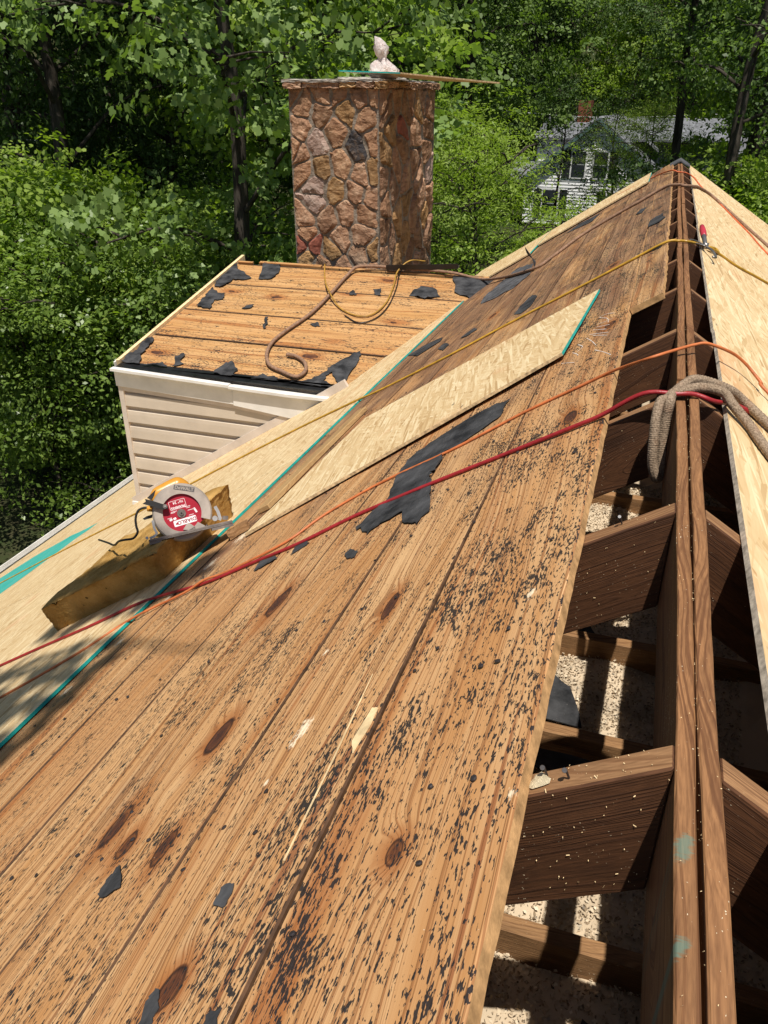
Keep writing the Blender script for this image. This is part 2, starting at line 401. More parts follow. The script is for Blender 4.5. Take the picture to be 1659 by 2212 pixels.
# rafters: local x down the slope, y along ridge, z off slope
def rafters():
    v = boxv(.0, EAVE-.1, -.019, .019, -.168, 0)
    v = [(x - (z*math.tan(AL) if x < .1 else 0), y, z) for x, y, z in v]      # plumb cut against the ridge
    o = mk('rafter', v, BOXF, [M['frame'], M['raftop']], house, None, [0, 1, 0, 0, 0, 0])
    bevel(o, .0025)
    fl = Matrix(((-CA, 0, -SA, -HW), (0, -1, 0, 0), (-SA, 0, CA, 0), (0, 0, 0, 1)))
    fr = Matrix(((CA, 0, SA, HW), (0, 1, 0, 0), (-SA, 0, CA, 0), (0, 0, 0, 1)))
    first = True
    for k, y in enumerate(RAFY):
        for side, fm in enumerate((fl, fr)):
            m = Matrix.Translation((0, y+(.0 if side == 0 else random.uniform(-.012, .012)), -.002)) @ fm
            if first: o.matrix_basis = m; first = False
            else: dup(o, m, house)
rafters()
# two ridge boards, each of several lengths
def ridge():
    fmx = Matrix(((0, -1, 0, 0), (1, 0, 0, 0), (0, 0, 1, 0), (0, 0, 0, 1)))   # local x -> Y, y -> -X
    for side, joints in ((1, (Y0, 2.02, 4.05, 7.3, Y1)), (-1, (Y0, 3.05, 5.8, Y1))):
        for k in range(len(joints)-1):
            a, b = joints[k]+.0015, joints[k+1]-.0015; n = max(8, int((b-a)/.06)); v = []; f = []
            lo, hi = (.0025, HW) if side > 0 else (-HW, -.0025)
            ph = random.random()*9; dz = random.uniform(-.002, .003) + (.002 if side < 0 else 0)
            for i in range(n+1):
                x = a+(b-a)*i/n
                wv = .0016*math.sin(x*2.1+ph)+.0007*math.sin(x*9+ph); e = random.uniform(-.0007, .0007)
                zt = dz+.002*math.sin(x*1.3+ph)+random.uniform(-.0004, .0004)
                v += [(x, lo+wv, -.20), (x, hi+wv, -.20), (x, hi+wv+e, zt-.002), (x, hi+wv-.002, zt), (x, lo+wv+.002, zt), (x, lo+wv+e, zt-.002)]
            for i in range(n):
                for q in range(6): f.append((i*6+q, i*6+(q+1) % 6, (i+1)*6+(q+1) % 6, (i+1)*6+q)[::-1])
            f.append(tuple(range(6))[::-1]); f.append(tuple(range(n*6, n*6+6)))
            mk('ridge_board', v, f, M['ridge'], house, fmx)
ridge()
# deck planks of the left slope
def plank(s0, s1, y0, y1, mat, parent, mw, th=.021, rag0=0., rag1=0., z=.0005, cup=.0012, matcut=None, gap=1., e=.0028):
    n = max(6, int((y1-y0)/.045)); v, f, mi = [], [], []
    g0, g1 = random.uniform(.0012, .0028)*gap, random.uniform(.0012, .0028)*gap; ph = random.random()*20; lift = random.uniform(0, .0015)
    for i in range(n+1):
        x = y0+(y1-y0)*i/n
        a = s0+g0+(random.uniform(-1, 1)*rag0 if rag0 else 0)+.0007*math.sin(x*1.7+ph); b = s1-g1+(random.uniform(-1, 1)*rag1 if rag1 else 0)+.0007*math.sin(x*2.1+ph)
        t = z+th+lift+.0012*math.sin(x*1.9+ph); m = (a+b)/2
        v += [(x, a, z), (x, a, t-e+cup), (x, a+e, t+cup), (x, m, t-cup*.3), (x, b-e, t+cup), (x, b, t-e+cup), (x, b, z)]
    for i in range(n):
        for q in range(7):
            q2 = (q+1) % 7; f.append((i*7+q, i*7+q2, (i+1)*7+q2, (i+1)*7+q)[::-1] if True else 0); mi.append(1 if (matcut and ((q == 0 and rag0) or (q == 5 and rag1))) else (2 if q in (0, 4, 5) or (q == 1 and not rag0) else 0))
    f.append(tuple(range(7))); f.append(tuple(range(n*7, n*7+7))[::-1]); mi += [1 if matcut else 0]*2
    f = [tuple(reversed(q)) for q in f]
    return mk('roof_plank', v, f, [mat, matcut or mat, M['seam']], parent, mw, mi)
SEAMS = [.172, .462, .738, 1.012, 1.292, 1.572, 1.852, 2.13]
JOIN = [[3.06], [4.6, 8.3], [6.0], [2.5, 7.6], [5.1], [7.1], [3.75]]
for k in range(7):
    ys = [Y0] + JOIN[k] + [Y1]
    for q in range(len(ys)-1):
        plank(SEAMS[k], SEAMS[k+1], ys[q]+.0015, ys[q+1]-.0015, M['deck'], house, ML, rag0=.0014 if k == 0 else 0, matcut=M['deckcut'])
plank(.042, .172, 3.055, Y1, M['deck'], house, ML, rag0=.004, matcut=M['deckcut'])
# nail heads
def nails():
    v, f = [], []
    spots = []
    for y in RAFY:
        if 0 < y < 4.5:
            for k in range(7):
                for t in (.18, .5, .8):
                    if random.random() < .75: spots.append((y+random.uniform(-.02, .02), SEAMS[k]+(SEAMS[k+1]-SEAMS[k])*(t+random.uniform(-.06, .06))))
    for _ in range(60): spots.append((random.uniform(.35, 3.), random.uniform(.2, 1.8)))
    for (y, s) in spots:
        c = Vector((y, s, .0235)); r = random.uniform(.0035, .0048); k = len(v); tl = Vector((random.uniform(-.25, .25), random.uniform(-.25, .25)))
        for ring, (rr, h) in enumerate(((1, 0), (1, .0016), (.6, .0024))):
            for q in range(7):
                t = q*2*math.pi/7; p = c+Vector((math.cos(t)*r*rr, math.sin(t)*r*rr, h)); p.z += (p.x-c.x)*tl.x+(p.y-c.y)*tl.y+.0006; v.append(p)
        for ring in range(2):
            for q in range(7): f.append((k+ring*7+q, k+ring*7+(q+1) % 7, k+ring*7+7+(q+1) % 7, k+ring*7+7+q))
        f.append(tuple(range(k+14, k+21)))
    tag(mk('nail_heads', v, f, M['nail'], house, ML), kind='stuff')
nails()
# felt paper remnants on the planks: outlines (s, y)
FELT = [
 [(0.561, 2.528), (0.649, 2.545), (0.765, 2.518), (0.83, 2.479), (0.877, 2.442), (0.913, 2.373), (0.926, 2.248), (0.907, 2.122), (0.878, 1.996), (0.909, 1.942), (0.945, 1.865), (0.905, 1.83), (0.859, 1.761), (0.83, 1.809), (0.756, 1.823), (0.713, 1.721), (0.664, 1.684), (0.646, 1.763), (0.684, 1.896), (0.741, 2.042), (0.736, 2.106), (0.742, 2.241), (0.691, 2.247), (0.622, 2.312), (0.568, 2.377)],
 [(0.947, 4.519), (0.945, 4.753), (0.9, 4.942), (0.84, 4.774), (0.838, 4.495), (0.883, 4.418)], [(1.375, 4.736), (1.347, 4.856), (1.297, 4.864), (1.247, 4.73), (1.305, 4.694)], [(1.561, 4.806), (1.537, 4.904), (1.456, 4.75), (1.475, 4.636)], [(1.977, 5.311), (1.887, 5.409), (1.667, 5.28), (1.649, 5.157), (1.799, 5.027)],
 [(0.174, 5.178), (0.168, 5.448), (0.13, 5.501), (0.078, 5.456), (0.082, 5.346), (0.06, 5.204), (0.1, 5.141)], [(0.153, 4.176), (0.147, 4.26), (0.111, 4.253), (0.066, 4.201), (0.073, 4.133)],
 [(1.363, 1.875), (1.372, 1.94), (1.303, 1.936), (1.27, 1.897), (1.326, 1.881)], [(1.205, 1.876), (1.219, 1.937), (1.176, 1.956), (1.156, 1.909)], [(0.896, 1.679), (0.891, 1.704), (0.847, 1.665), (0.84, 1.624), (0.869, 1.637)], [(0.9, 0.611), (0.902, 0.636), (0.893, 0.663), (0.849, 0.616), (0.87, 0.602)], [(0.609, 0.38), (0.623, 0.426), (0.619, 0.442), (0.595, 0.419), (0.591, 0.38)], [(0.506, 0.38), (0.5, 0.41), (0.486, 0.413), (0.477, 0.38)], [(0.6, 0.554), (0.607, 0.583), (0.584, 0.586), (0.577, 0.551)],
 [(1.62, 6.45), (1.5, 7.4), (1.25, 7.0), (1.16, 6.3), (1.24, 5.95), (1.40, 5.95), (1.56, 6.1)], [(1.1, 8.2), (1.0, 8.5), (.75, 8.3), (.8, 7.9)], [(.30, 6.3), (.27, 6.5), (.22, 6.4), (.25, 6.2)]]
for k, P in enumerate(FELT):
    wrinkled('felt_scrap', [(y, s) for s, y in P], .0240, M['felt' if k != 14 else 'feltgrey'], house, ML, jitter=.009 if k in (0, 14) else .004, sub=4, amp=.0028 if k in (0, 14) else .0016, lift=.009 if k in (0, 14) else .004, th=.0014)
# curl of old shingle standing up by the valley
v, f = [], []
for i in range(9):
    t = i/8; c = SL(1.156-.04*t, 6.43+.05*math.sin(t*3), .023+.17*t); wd = .05*(1-.6*t)
    for q in (-1, 1): v.append(c+Vector((.02*math.sin(t*5), q*wd, .02*q*math.cos(t*4))))
for i in range(8): f.append((2*i, 2*i+1, 2*i+3, 2*i+2))
o = mk('shingle_curl', v, f, M['felt'], house); so_ = o.modifiers.new('t', 'SOLIDIFY'); so_.thickness = .004
# chalk strokes on the first board
ST = [[(.232, 3.115), (.269, 3.172), (.298, 3.173), (.262, 3.09)], [(.262, 3.09), (.25, 3.0)], [(.298, 3.06), (.235, 3.03)], [(.30, 3.02), (.24, 2.95)], [(.311, 2.998), (.248, 2.898)], [(.319, 2.947), (.235, 2.83)], [(.300, 2.90), (.236, 2.79)], [(.325, 2.906), (.272, 2.722)], [(.355, 2.87), (.33, 2.80), (.345, 2.76)], [(.366, 2.78), (.335, 2.70)], [(.398, 2.698), (.340, 2.62)], [(.27, 2.66), (.20, 2.49)]]
for p in ST:
    pts = [ML @ Vector((y, s, .0252)) for s, y in p]
    if len(pts) == 2: pts.insert(1, (pts[0]+pts[1])/2+Vector((.003, .004, 0)))
    path = smooth_path(pts, 5); nn_ = ML.to_3x3() @ Vector((0, 0, 1)); v, f = [], []
    for i, q in enumerate(path):
        t = (path[min(i+1, len(path)-1)]-path[max(0, i-1)]).normalized(); sd_ = t.cross(nn_)*random.uniform(.0009, .002); v += [q+sd_, q-sd_]
    for i in range(len(path)-1): f.append((2*i, 2*i+1, 2*i+3, 2*i+2))
    mk('chalk_stroke', v, f, M['chalk'], house)

mk('ridge_cap_scrap', [(-.10, 9.3, -.02), (0, 9.3, .035), (.10, 9.3, -.02), (.10, 9.6, -.015), (0, 9.6, .045), (-.10, 9.6, -.015), (-.10, 9.3, -.032), (0, 9.3, .022), (.10, 9.3, -.032)], [(0, 1, 4, 5), (1, 2, 3, 4), (0, 6, 7, 1), (1, 7, 8, 2)], M['feltgrey'], house)
# OSB roof panels -------------------------------------------------------------
def panel(name, x0, x1, y0, y1, z, th, mats, parent, mw, edge=(1, 1, 1, 1)):
    """edge material index for sides y0, x1, y1, x0"""
    v = boxv(x0, x1, y0, y1, z, z+th); o = mk(name, v, BOXF, mats, parent, mw, [0, 0]+list(edge)); return o
rows = [(1.995, 3.215), (3.215, 4.435), (4.435, 5.655), (5.655, 6.875), (6.875, EAVE)]
for k, (a, b) in enumerate(rows):
    off = (0, 1.22)[k % 2]; ys = [Y0] + [y for y in np.arange(-3.9+off, Y1, 2.44) if Y0+.2 < y < Y1-.2] + [Y1]
    for q in range(len(ys)-1):
        dz = random.uniform(0, .0015)
        panel('roof_panel', ys[q]+.002, ys[q+1]-.002, a+.002, b-.002, .0235+dz, .0112, [M['osb'], M['teal'] if k in (0, 3) else M['osbedge']], house, ML)
# half sheets along the far rake
for (a, b, y0, y1) in ((.27, 1.46, 8.55, Y1), (1.47, 2.4, 8.1, Y1)):
    panel('roof_panel', y0, y1, a, b, .034, .0125, [M['osb'], M['osbedge'], M['teal']], house, ML, (2, 1, 1, 1))
rrows = [(.071, 1.291), (1.291, 2.511), (2.511, 3.731), (3.731, 4.951), (4.951, 6.171), (6.171, EAVE)]
for k, (a, b) in enumerate(rrows):
    off = (0, 1.22)[k % 2]; ys = [Y0] + [y for y in np.arange(-4.65+off, 9.9, 2.44) if Y0+.2 < y < 9.6] + [9.75]
    for q in range(len(ys)-1):
        j = random.uniform(-.004, .004) if k == 0 else 0
        if k == 0 and ys[q] > 5: j += .006
        if k == 0 and ys[q+1] < 1.0: j -= .03
        panel('roof_panel', -ys[q+1]+.0015, -ys[q]-.0015, a+j+.0015, b-.0015, .0008+random.uniform(0, .0012), .0115, [M['osb'], M['osbgrey']], house, MR)
# teal overspray on a lower panel
g = G('teal_overspray'); o_ = g.obj(); nz = g.noise(g.scale(o_, (3., 14., 1.)), 1., 4, .6)
M['spray'] = g.bsdf(g.mix(g.rng(nz, .35, .65), (.02, .36, .31), (.10, .42, .35)), .6, .3)
poly_slab('paint_overspray', [(5.45, 5.72), (4.9, 5.74), (4.3, 5.78), (3.7, 5.83), (3.7, 6.9), (4.6, 7.2), (5.15, 7.3), (5.55, 6.9), (5.6, 6.3)], .0364, .037, [M['spray']], house, ML, jitter=.03, sub=3)
poly_slab('paint_overspray', [(2.75, 4.42), (2.35, 4.425), (1.8, 4.43), (1.8, 4.5), (2.4, 4.47)], .0364, .037, [M['spray']], house, ML)

# eave flashing, gutter
boxes('eave_flashing', [(Y0, Y1, EAVE-.16, EAVE+.01, .0372, .040)], M['flash'], house, ML)
prof = [(0, 0), (.0, -.11), (.05, -.13), (.11, -.10), (.125, -.01), (.118, -.012), (.104, -.095), (.05, -.123), (.006, -.105), (.006, 0)]
e0 = SL(EAVE+.005, 0, .03); v, f = [], []
for y in (Y0, Y1):
    for (a, b) in prof: v.append((e0.x-a, y, e0.z+b))
n = len(prof); f = [(i, (i+1) % n, n+(i+1) % n, n+i) for i in range(n)]+[tuple(range(n))[::-1], tuple(range(n, 2*n))]
mk('gutter', v, f, M['trim'], house)
# walls of the house below the eaves
ez = SL(EAVE-.35, 0, -.2)
for sx in (-1, 1): boxes('house_wall', [(sx*abs(ez.x)-.08, sx*abs(ez.x)+.08, Y0+.3, Y1-.35, GZ-.5, ez.z)], M['vinyl'], house)
for y in (Y0+.35, Y1-.4):
    P = [(-abs(ez.x)+.09, GZ-.5), (abs(ez.x)-.09, GZ-.5), (abs(ez.x)-.09, ez.z-.05), (0, -.36), (-abs(ez.x)+.09, ez.z-.05)]
    mk('gable_wall', [(p[0], y, p[1]) for p in P]+[(p[0], y+.12, p[1]) for p in P], [(0, 1, 2, 3, 4), (9, 8, 7, 6, 5)]+[(i, i+5, (i+1) % 5+5, (i+1) % 5) for i in range(5)], M['vinyl'], house)

# attic floor: joists, insulation, scraps --------------------------------------
FZ = -.85
jm = Matrix(((1, 0, 0, 0), (0, 1, 0, 0), (0, 0, 1, 0), (0, 0, 0, 1)))
jo = None
for k, y in enumerate([-.6, -.1, .45, 1.035, 1.62, 2.06, 2.55, 3.09, 3.6, 4.1, 4.6, 5.1, 5.6, 6.1]):
    m = Matrix.Translation((0, y, FZ)) @ Matrix.Rotation(random.uniform(-.02, .02), 4, 'Z')
    if jo is None: jo = boxes('ceiling_joist', [(-1.25, 1.25, -.019, .019, -.16, 0)], M['joist'], house, m); bevel(jo, .002)
    else: dup(jo, m, house)
def insulation():
    nx, ny = 60, 150; v = []
    P = lambda x, y: .012*math.sin(x*9+y*5)+.012*math.sin(x*17-y*11)+.02*math.sin(y*3.1+x*2)
    for j in range(ny+1):
        for i in range(nx+1):
            x = -1.2+2.4*i/nx; y = -1.+8*j/ny; v.append((x, y, FZ-.075+P(x, y)+random.uniform(-.004, .004)))
    f = [(j*(nx+1)+i, j*(nx+1)+i+1, (j+1)*(nx+1)+i+1, (j+1)*(nx+1)+i) for j in range(ny) for i in range(nx)]
    # flakes
    N = 42000
    for _ in range(N):
        x = random.uniform(-.42, .30); y = random.uniform(.5, 3.4); z = FZ-.075+P(x, y)+random.uniform(0, .012)
        a = Vector((random.gauss(0, 1), random.gauss(0, 1), random.gauss(0, .5))).normalized(); b = a.orthogonal().normalized(); r = random.uniform(.0028, .0068); c = Vector((x, y, z)); k = len(v)
        b = (Matrix.Rotation(random.uniform(0, 6), 3, a) @ b)
        v += [c-a*r, c+b*r*.6, c+a*r, c-b*r*.6]; f.append((k, k+1, k+2, k+3))
    g = G('insulation_flakes'); isl = g.n('NewGeometry', out=8); o = g.obj()
    c = g.ramp(isl, [(0., (.22, .16, .10)), (.3, (.44, .34, .23)), (.8, (.60, .49, .35)), (.95, (.72, .62, .46)), (1., (.10, .08, .07))])
    c = g.mix(g.rng(g.noise(o, 5., 4), .52, .72, 0, .7), c, (.10, .085, .07))
    tag(mk('loose_insulation', v, f, g.bsdf(c, .9, .2), house), kind='stuff')
insulation()
for P in ([(-.30, 1.72), (-.12, 1.70), (-.17, 1.86), (-.25, 1.92)], [(-.32, 1.36), (-.11, 1.30), (-.16, 1.44), (-.27, 1.52)], [(-.34, 1.52), (-.02, 1.52), (-.04, 1.58), (-.33, 1.59)], [(-.12, .45), (.02, .45), (.0, .88), (-.04, .92)], [(-.05, 1.5), (.06, 1.49), (.04, 1.6)], [(-.3, 2.12), (-.1, 2.10), (-.15, 2.2), (-.28, 2.24)]):
    poly_slab('felt_scrap', P, FZ-.052, FZ-.049, [M['felt']], house, None, jitter=.006, sub=3, curl=.004)
# sawdust and shavings caught on the first rafters
def shavings():
    v, f = [], []
    for y, n in ((.692, 110), (1.304, 40), (1.916, 12)):
        for _ in range(n):
            s = random.uniform(.01, .22); z = random.uniform(-.16, -.005); onface = random.random() < .75
            c = SL(s, y-.0205 if onface else y+random.uniform(-.018, .018), z if onface else .0)
            L_ = random.uniform(.0003, .0007)*(3. if random.random() < .08 else 1); a = Vector((random.gauss(0, 1), -.3*abs(random.gauss(0, 1)), random.gauss(0, 1))).normalized()*L_; b = a.orthogonal().normalized()*random.uniform(.0003, .0006); k = len(v)
            v += [c-a-b, c-a+b, c+a+b+Vector((0, -.001, 0)), c+a-b+Vector((0, -.001, 0))]; f.append((k, k+1, k+2, k+3))
    for _ in range(260):   # in the slot between the ridge boards and on top of them
        y = random.uniform(.4, 2.6); x = random.uniform(-.022, .022) if random.random() < .5 else random.gauss(0, .0013); c = Vector((x, y, .0012 if abs(x) > .003 else -.001)); r = random.uniform(.0003, .0007); t = random.uniform(0, 6); k = len(v)
        v += [c+Vector((math.cos(t+q*1.57)*r*(1.6 if q % 2 else .7), math.sin(t+q*1.57)*r*(1.6 if q % 2 else .7), random.uniform(.001, .003))) for q in range(4)]; f.append((k, k+1, k+2, k+3))
    tag(mk('wood_shavings', v, f, M['splinter'], house), kind='stuff')
shavings()
v, f = [], []
for i in range(5):
    for k in range(12):
        t = 2*math.pi*k/12; rr = .014*(1-i/4.6)*(1+.2*math.sin(3*t+1)+random.uniform(-.08, .08)); c_ = ML @ Vector((.692+math.cos(t)*rr*.9, .163+math.sin(t)*rr, .001+.0028*(i/4.)**.7+random.uniform(-.0004, .0004))); v.append(c_)
for i in range(4):
    for k in range(12): f.append((i*12+k, i*12+(k+1) % 12, i*12+12+(k+1) % 12, i*12+12+k))
f.append(tuple(range(48, 60))); tag(mk('sawdust_pile', v, f, plain('sawdust', (.78, .66, .44), .95, .1, var=.15, ns=200, bs=.9), house), kind='stuff')
# nail heads on the rafter by the opening
for (s, y) in ((.155, .70), (.125, .688), (.10, 1.31)):
    c = SL(s, y, 0); mk('bent_nail', *tube_vf([c, c+Vector((-.004, -.002, .012)), c+Vector((-.006, -.006, .016)), c+Vector((-.006, -.007, .017))], [.0015, .0015, .0034, .003], 8), M['nail'], house)

# ------------------------------------------------------------------ dormer
DA = R(11.16); DX0, DX1 = -4.32, -1.2; DY, DZ = 5.43, -1.385
MD = Matrix(((1, 0, 0, 0), (0, math.cos(DA), -math.sin(DA), DY), (0, math.sin(DA), math.cos(DA), DZ), (0, 0, 0, 1)))   # x = X, y = up the dormer slope
dorm = tag(empty('dormer', (-3.3, 5.4, -1.4)), 'low dormer with beige siding and stripped plank roof'); place(dorm, house, dorm.matrix_basis.copy())
def dpt(x, t, o=0.): return MD @ Vector((x, t, o))
DS = [0.03, .563, 1.11, 1.73, 2.25]
for k in range(4):
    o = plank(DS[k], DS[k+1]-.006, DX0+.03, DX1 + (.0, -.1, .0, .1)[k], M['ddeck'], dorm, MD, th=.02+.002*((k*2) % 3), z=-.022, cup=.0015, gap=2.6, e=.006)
    o.name = 'dormer_plank'
boxes('cap_strip', [(DX0+.02, -4.13, 2.262, 2.30, -.012, .012), (-4.05, -3.35, 2.263, 2.31, -.006, .02), (-3.33, -1.6, 2.258, 2.30, -.008, .016)], M['ddeck'], dorm, MD)
# far slope of the dormer
top = dpt(0, 2.31, -.03)
mk('back_slope', [(DX0+.02, top.y, top.z), (DX1, top.y, top.z), (DX1, top.y+2.3, top.z-.45), (DX0+.02, top.y+2.3, top.z-.45)], [(0, 1, 2, 3)], M['felt'], dorm)
o = boxes('rake_board', [(DX0-.006, DX0+.026, .0, 2.42, -.05, .03)], M['splinter'], dorm, MD)
boxes('rake_trim', [(DX0-.022, DX0-.0065, -.02, 2.40, -.11, .018)], M['trim'], dorm, MD)
# wall sheathing behind the siding and the outer gable end
WY = 5.395; XW0, XW1 = -4.285, -1.9
mz = lambda x: -(abs(x)-HW)*math.tan(AL)
g0 = [(XW0+.01, mz(XW0)-.15), (XW1, mz(XW1)-.15), (XW1, -1.40), (XW0+.01, -1.40)]
mk('sheathing', [(x, WY+.02, z) for x, z in g0], [(0, 1, 2, 3)], M['vinyl'], dorm)
gp = [(5.41, -5.6), (9.9, -5.6), (9.9, -1.4), (7.7, -.97), (5.41, -1.42)]
mk('end_wall', [(XW0+.004, y, z) for y, z in gp], [(0, 1, 2, 3, 4)], M['vinyl'], dorm)
# clapboards: each course its own piece, cut along the roof line
zc = -1.59; EX = .148; k = 0
while zc > -2.75:
    zb = zc-EX
    xr = lambda z: -(-z/math.tan(AL)+HW) + .02
    xa = XW0+.035; xb_t = min(xr(zc)+.05, -2.0); xb_b = min(xr(zb)+.05, -2.0)
    if xb_t > xa+.02:
        rowx = []
        for t, z, d in ((0, zc, .004), (.2, zc-EX*.20, .006), (.30, zc-EX*.30, .027), (.5, zc-EX*.5, .031), (1., zb+.003, .036), (1.02, zb, .002)):
            xb_ = max(xa+.004, min(xr(z)+.05, -2.0)); rowx.append(((xa, WY-d, z), (xb_, WY-d, z)))
        v = [p for q in rowx for p in q]; f = [(2*i, 2*i+2, 2*i+3, 2*i+1) for i in range(5)]
        mk('siding_board', v, f, M['vinyl'], dorm)
    zc = zb; k += 1
boxes('corner_post', [(XW0-.01, XW0+.035, WY-.04, WY+.03, -2.78, -1.40)], M['jchan'], dorm)
o = boxes('post_foot', [(XW0-.05, XW0+.05, WY-.06, WY+.02, -2.76, -2.665)], M['trim'], dorm); o.rotation_euler.y = .0
# fascia in two lengths, the right one sagging, frieze strip below
def quadstrip(name, pts, y0, th, mat, parent):
    v = []
    for y in (y0, y0+th): v += [(x, y, z) for x, z in pts]
    n = len(pts); return mk(name, v, [tuple(range(n)), tuple(range(n, 2*n))[::-1]]+[(i, i+n, (i+1) % n+n, (i+1) % n) for i in range(n)], mat, parent)
quadstrip('fascia', [(-4.30, -1.555), (-3.19, -1.595), (-3.19, -1.435), (-4.30, -1.405)], WY-.055, .03, M['trim'], dorm)
quadstrip('fascia', [(-3.185, -1.60), (-2.7, -1.65), (-2.34, -1.68), (-2.16, -1.56), (-2.2, -1.445), (-3.185, -1.43)], WY-.062, .03, M['trim'], dorm)
quadstrip('frieze_strip', [(-4.25, -1.60), (-3.2, -1.635), (-2.55, -1.70), (-2.5, -1.665), (-3.2, -1.598), (-4.25, -1.565)], WY-.036, .012, M['jchan'], dorm)
quadstrip('drip_edge', [(-4.30, -1.41), (-3.2, -1.44), (-3.2, -1.418), (-4.30, -1.388)], WY-.105, .055, M['trim'], dorm)
quadstrip('drip_edge', [(-3.42, -1.444), (-2.7, -1.462), (-2.2, -1.458), (-2.2, -1.436), (-2.7, -1.44), (-3.42, -1.422)], WY-.10, .05, M['trim'], dorm)
boxes('eave_flashing', [(DX0+.02, -2.0, -.065, .055, -.014, -.002)], M['flash'], dorm, MD)
# flashing strip where wall meets main roof
a, b = SL(5.06, WY-.02, .036), SL(2.55, WY-.02, .036); d = (b-a).normalized(); nn_ = Vector((-SA, 0, CA))
v = [a, b, b+nn_*.06, a+nn_*.06]; v = v+[p+Vector((0, -.03, 0)) for p in v]
mk('wall_flashing', v, [(0, 1, 2, 3), (7, 6, 5, 4), (0, 4, 5, 1), (1, 5, 6, 2), (2, 6, 7, 3), (3, 7, 4, 0)], M['jchan'], dorm)
DF = [[(-4.29, 1.743), (-4.29, 1.958), (-4.29, 2.139), (-4.284, 2.222), (-4.218, 2.071), (-4.087, 2.001), (-3.957, 1.89), (-4.025, 1.835), (-4.141, 1.838), (-4.136, 1.752), (-4.18, 1.618), (-4.243, 1.628)],
 [(-4.185, 1.156), (-4.22, 1.305), (-4.231, 1.464), (-4.25, 1.606), (-4.129, 1.482), (-4.042, 1.476), (-4.011, 1.361), (-4.086, 1.329), (-4.033, 1.125)],
 [(-3.877, 1.881), (-4.0, 2.25), (-3.986, 2.30), (-3.811, 2.30), (-3.732, 2.058), (-3.755, 1.901)],
 [(-4.29, 0.02), (-4.29, 0.128), (-4.268, 0.23), (-4.282, 0.39), (-4.274, 0.492), (-4.228, 0.45), (-4.197, 0.308), (-4.186, 0.152), (-4.1, 0.006)],
 [(-3.794, 0.02), (-3.849, 0.172), (-3.815, 0.256), (-3.766, 0.112), (-3.701, 0.095)], [(-3.40, 0.0), (-3.377, 0.19), (-3.32, 0.201), (-3.211, 0.076), (-3.22, -0.03)], [(-4.1, .0), (-3.9, .055), (-3.84, .01)],
 [(-2.75, -0.03), (-2.617, 0.02), (-2.519, 0.132), (-2.472, 0.312), (-2.378, 0.538), (-2.321, 0.61), (-2.292, 0.465), (-2.283, 0.236), (-2.262, 0.021), (-2.356, 0.083), (-2.431, 0.206), (-2.465, 0.143), (-2.436, -0.03)],
 [(-3.731, 1.198), (-3.708, 1.259), (-3.643, 1.289), (-3.65, 1.212)], [(-3.337, 0.838), (-3.403, 1.036), (-3.38, 1.04), (-3.314, 0.842)], [(-2.818, 1.666), (-2.826, 1.784), (-2.745, 1.678)], [(-2.952, 0.995), (-2.901, 1.05), (-2.841, 0.981), (-2.88, 0.957)], [(-2.631, 1.817), (-2.558, 1.849), (-2.509, 1.699), (-2.583, 1.725)],
 [(-2.25, 1.75), (-2.2, 1.98), (-2.05, 1.95), (-1.95, 1.78), (-2.08, 1.70)], [(-1.95, 2.28), (-1.5, 2.29), (-1.3, 2.2), (-1.35, 1.9), (-1.6, 1.75), (-1.85, 1.9)], [(-2.65, -.02), (-2.55, .07), (-2.42, .05), (-2.3, -.03)], [(-3.05, -.02), (-2.98, .06), (-2.85, .03), (-2.8, -.03)]]
for P in DF: wrinkled('felt_scrap', P, .0060, M['felt'], dorm, MD, jitter=.014, sub=4, amp=.006, lift=.02, cell=.06, th=.003)

# ------------------------------------------------------------------ stone chimney
CX0, CX1, CY0, CY1, CZ0, CZ1 = -3.75, -2.82, 7.95, 10.0, -2.2, .70
def stone_mat(name, a, b, c):
    g = G(name); o = g.obj(); r = g.mul(g.rand(), 20.); n1 = g.noise(g.vadd(o, g.xyz(r, r, r)), 6., 5, .65, 1.2); n2 = g.noise(g.vadd(g.scale(o, (1, 1, 3.)), g.xyz(r, 0., r)), 11., 4, .7)
    n3 = g.noise(o, 45., 3, .6)
    col = g.ramp(n1, [(.3, a), (.5, b), (.7, c)]); col = g.mix(g.rng(n2, .5, .7, 0, .6), col, tuple(x*.35 for x in a)); col = g.mix(g.rng(n2, .25, .4, .5, 0), col, (.62, .46, .34))
    tone = g.rng(g.rand(), 0, 1, .7, 1.15); col = g.mix(1., col, g.n('CombineColor', (tone, tone, tone)), 'MULTIPLY')
    return g.bsdf(col, .8, .25, g.bump(g.add(n1, g.mul(n3, .4)), .8, .03))
STM = [stone_mat('stone_brown', (.17, .085, .045), (.33, .18, .10), (.46, .29, .17)), stone_mat('stone_pink', (.19, .10, .055), (.37, .21, .125), (.52, .35, .23)),
       stone_mat('stone_gold', (.20, .105, .04), (.35, .20, .085), (.45, .29, .15)), stone_mat('stone_pale', (.30, .19, .14), (.44, .31, .25), (.54, .42, .34)),
       stone_mat('stone_black', (.03, .028, .03), (.055, .05, .052), (.15, .09, .05)), plain('brick_red', (.26, .09, .06), .85, .2, var=.25, ns=20)]
g = G('mortar'); o_ = g.obj(); n_ = g.noise(o_, 14., 5, .7); M['mortar'] = g.bsdf(g.mix(g.rng(n_, .35, .7), (.13, .105, .08), (.33, .275, .22)), .9, .2, g.bump(n_, .9, .03))
chim = tag(empty('stone_chimney', (-3.28, 9., CZ0)), 'broad chimney of brown and pink rubble stone behind the dormer roof', 'chimney')
boxes('mortar_core', [(CX0, CX1+.002, CY0-.002, CY1, CZ0, CZ1)], M['mortar'], chim)
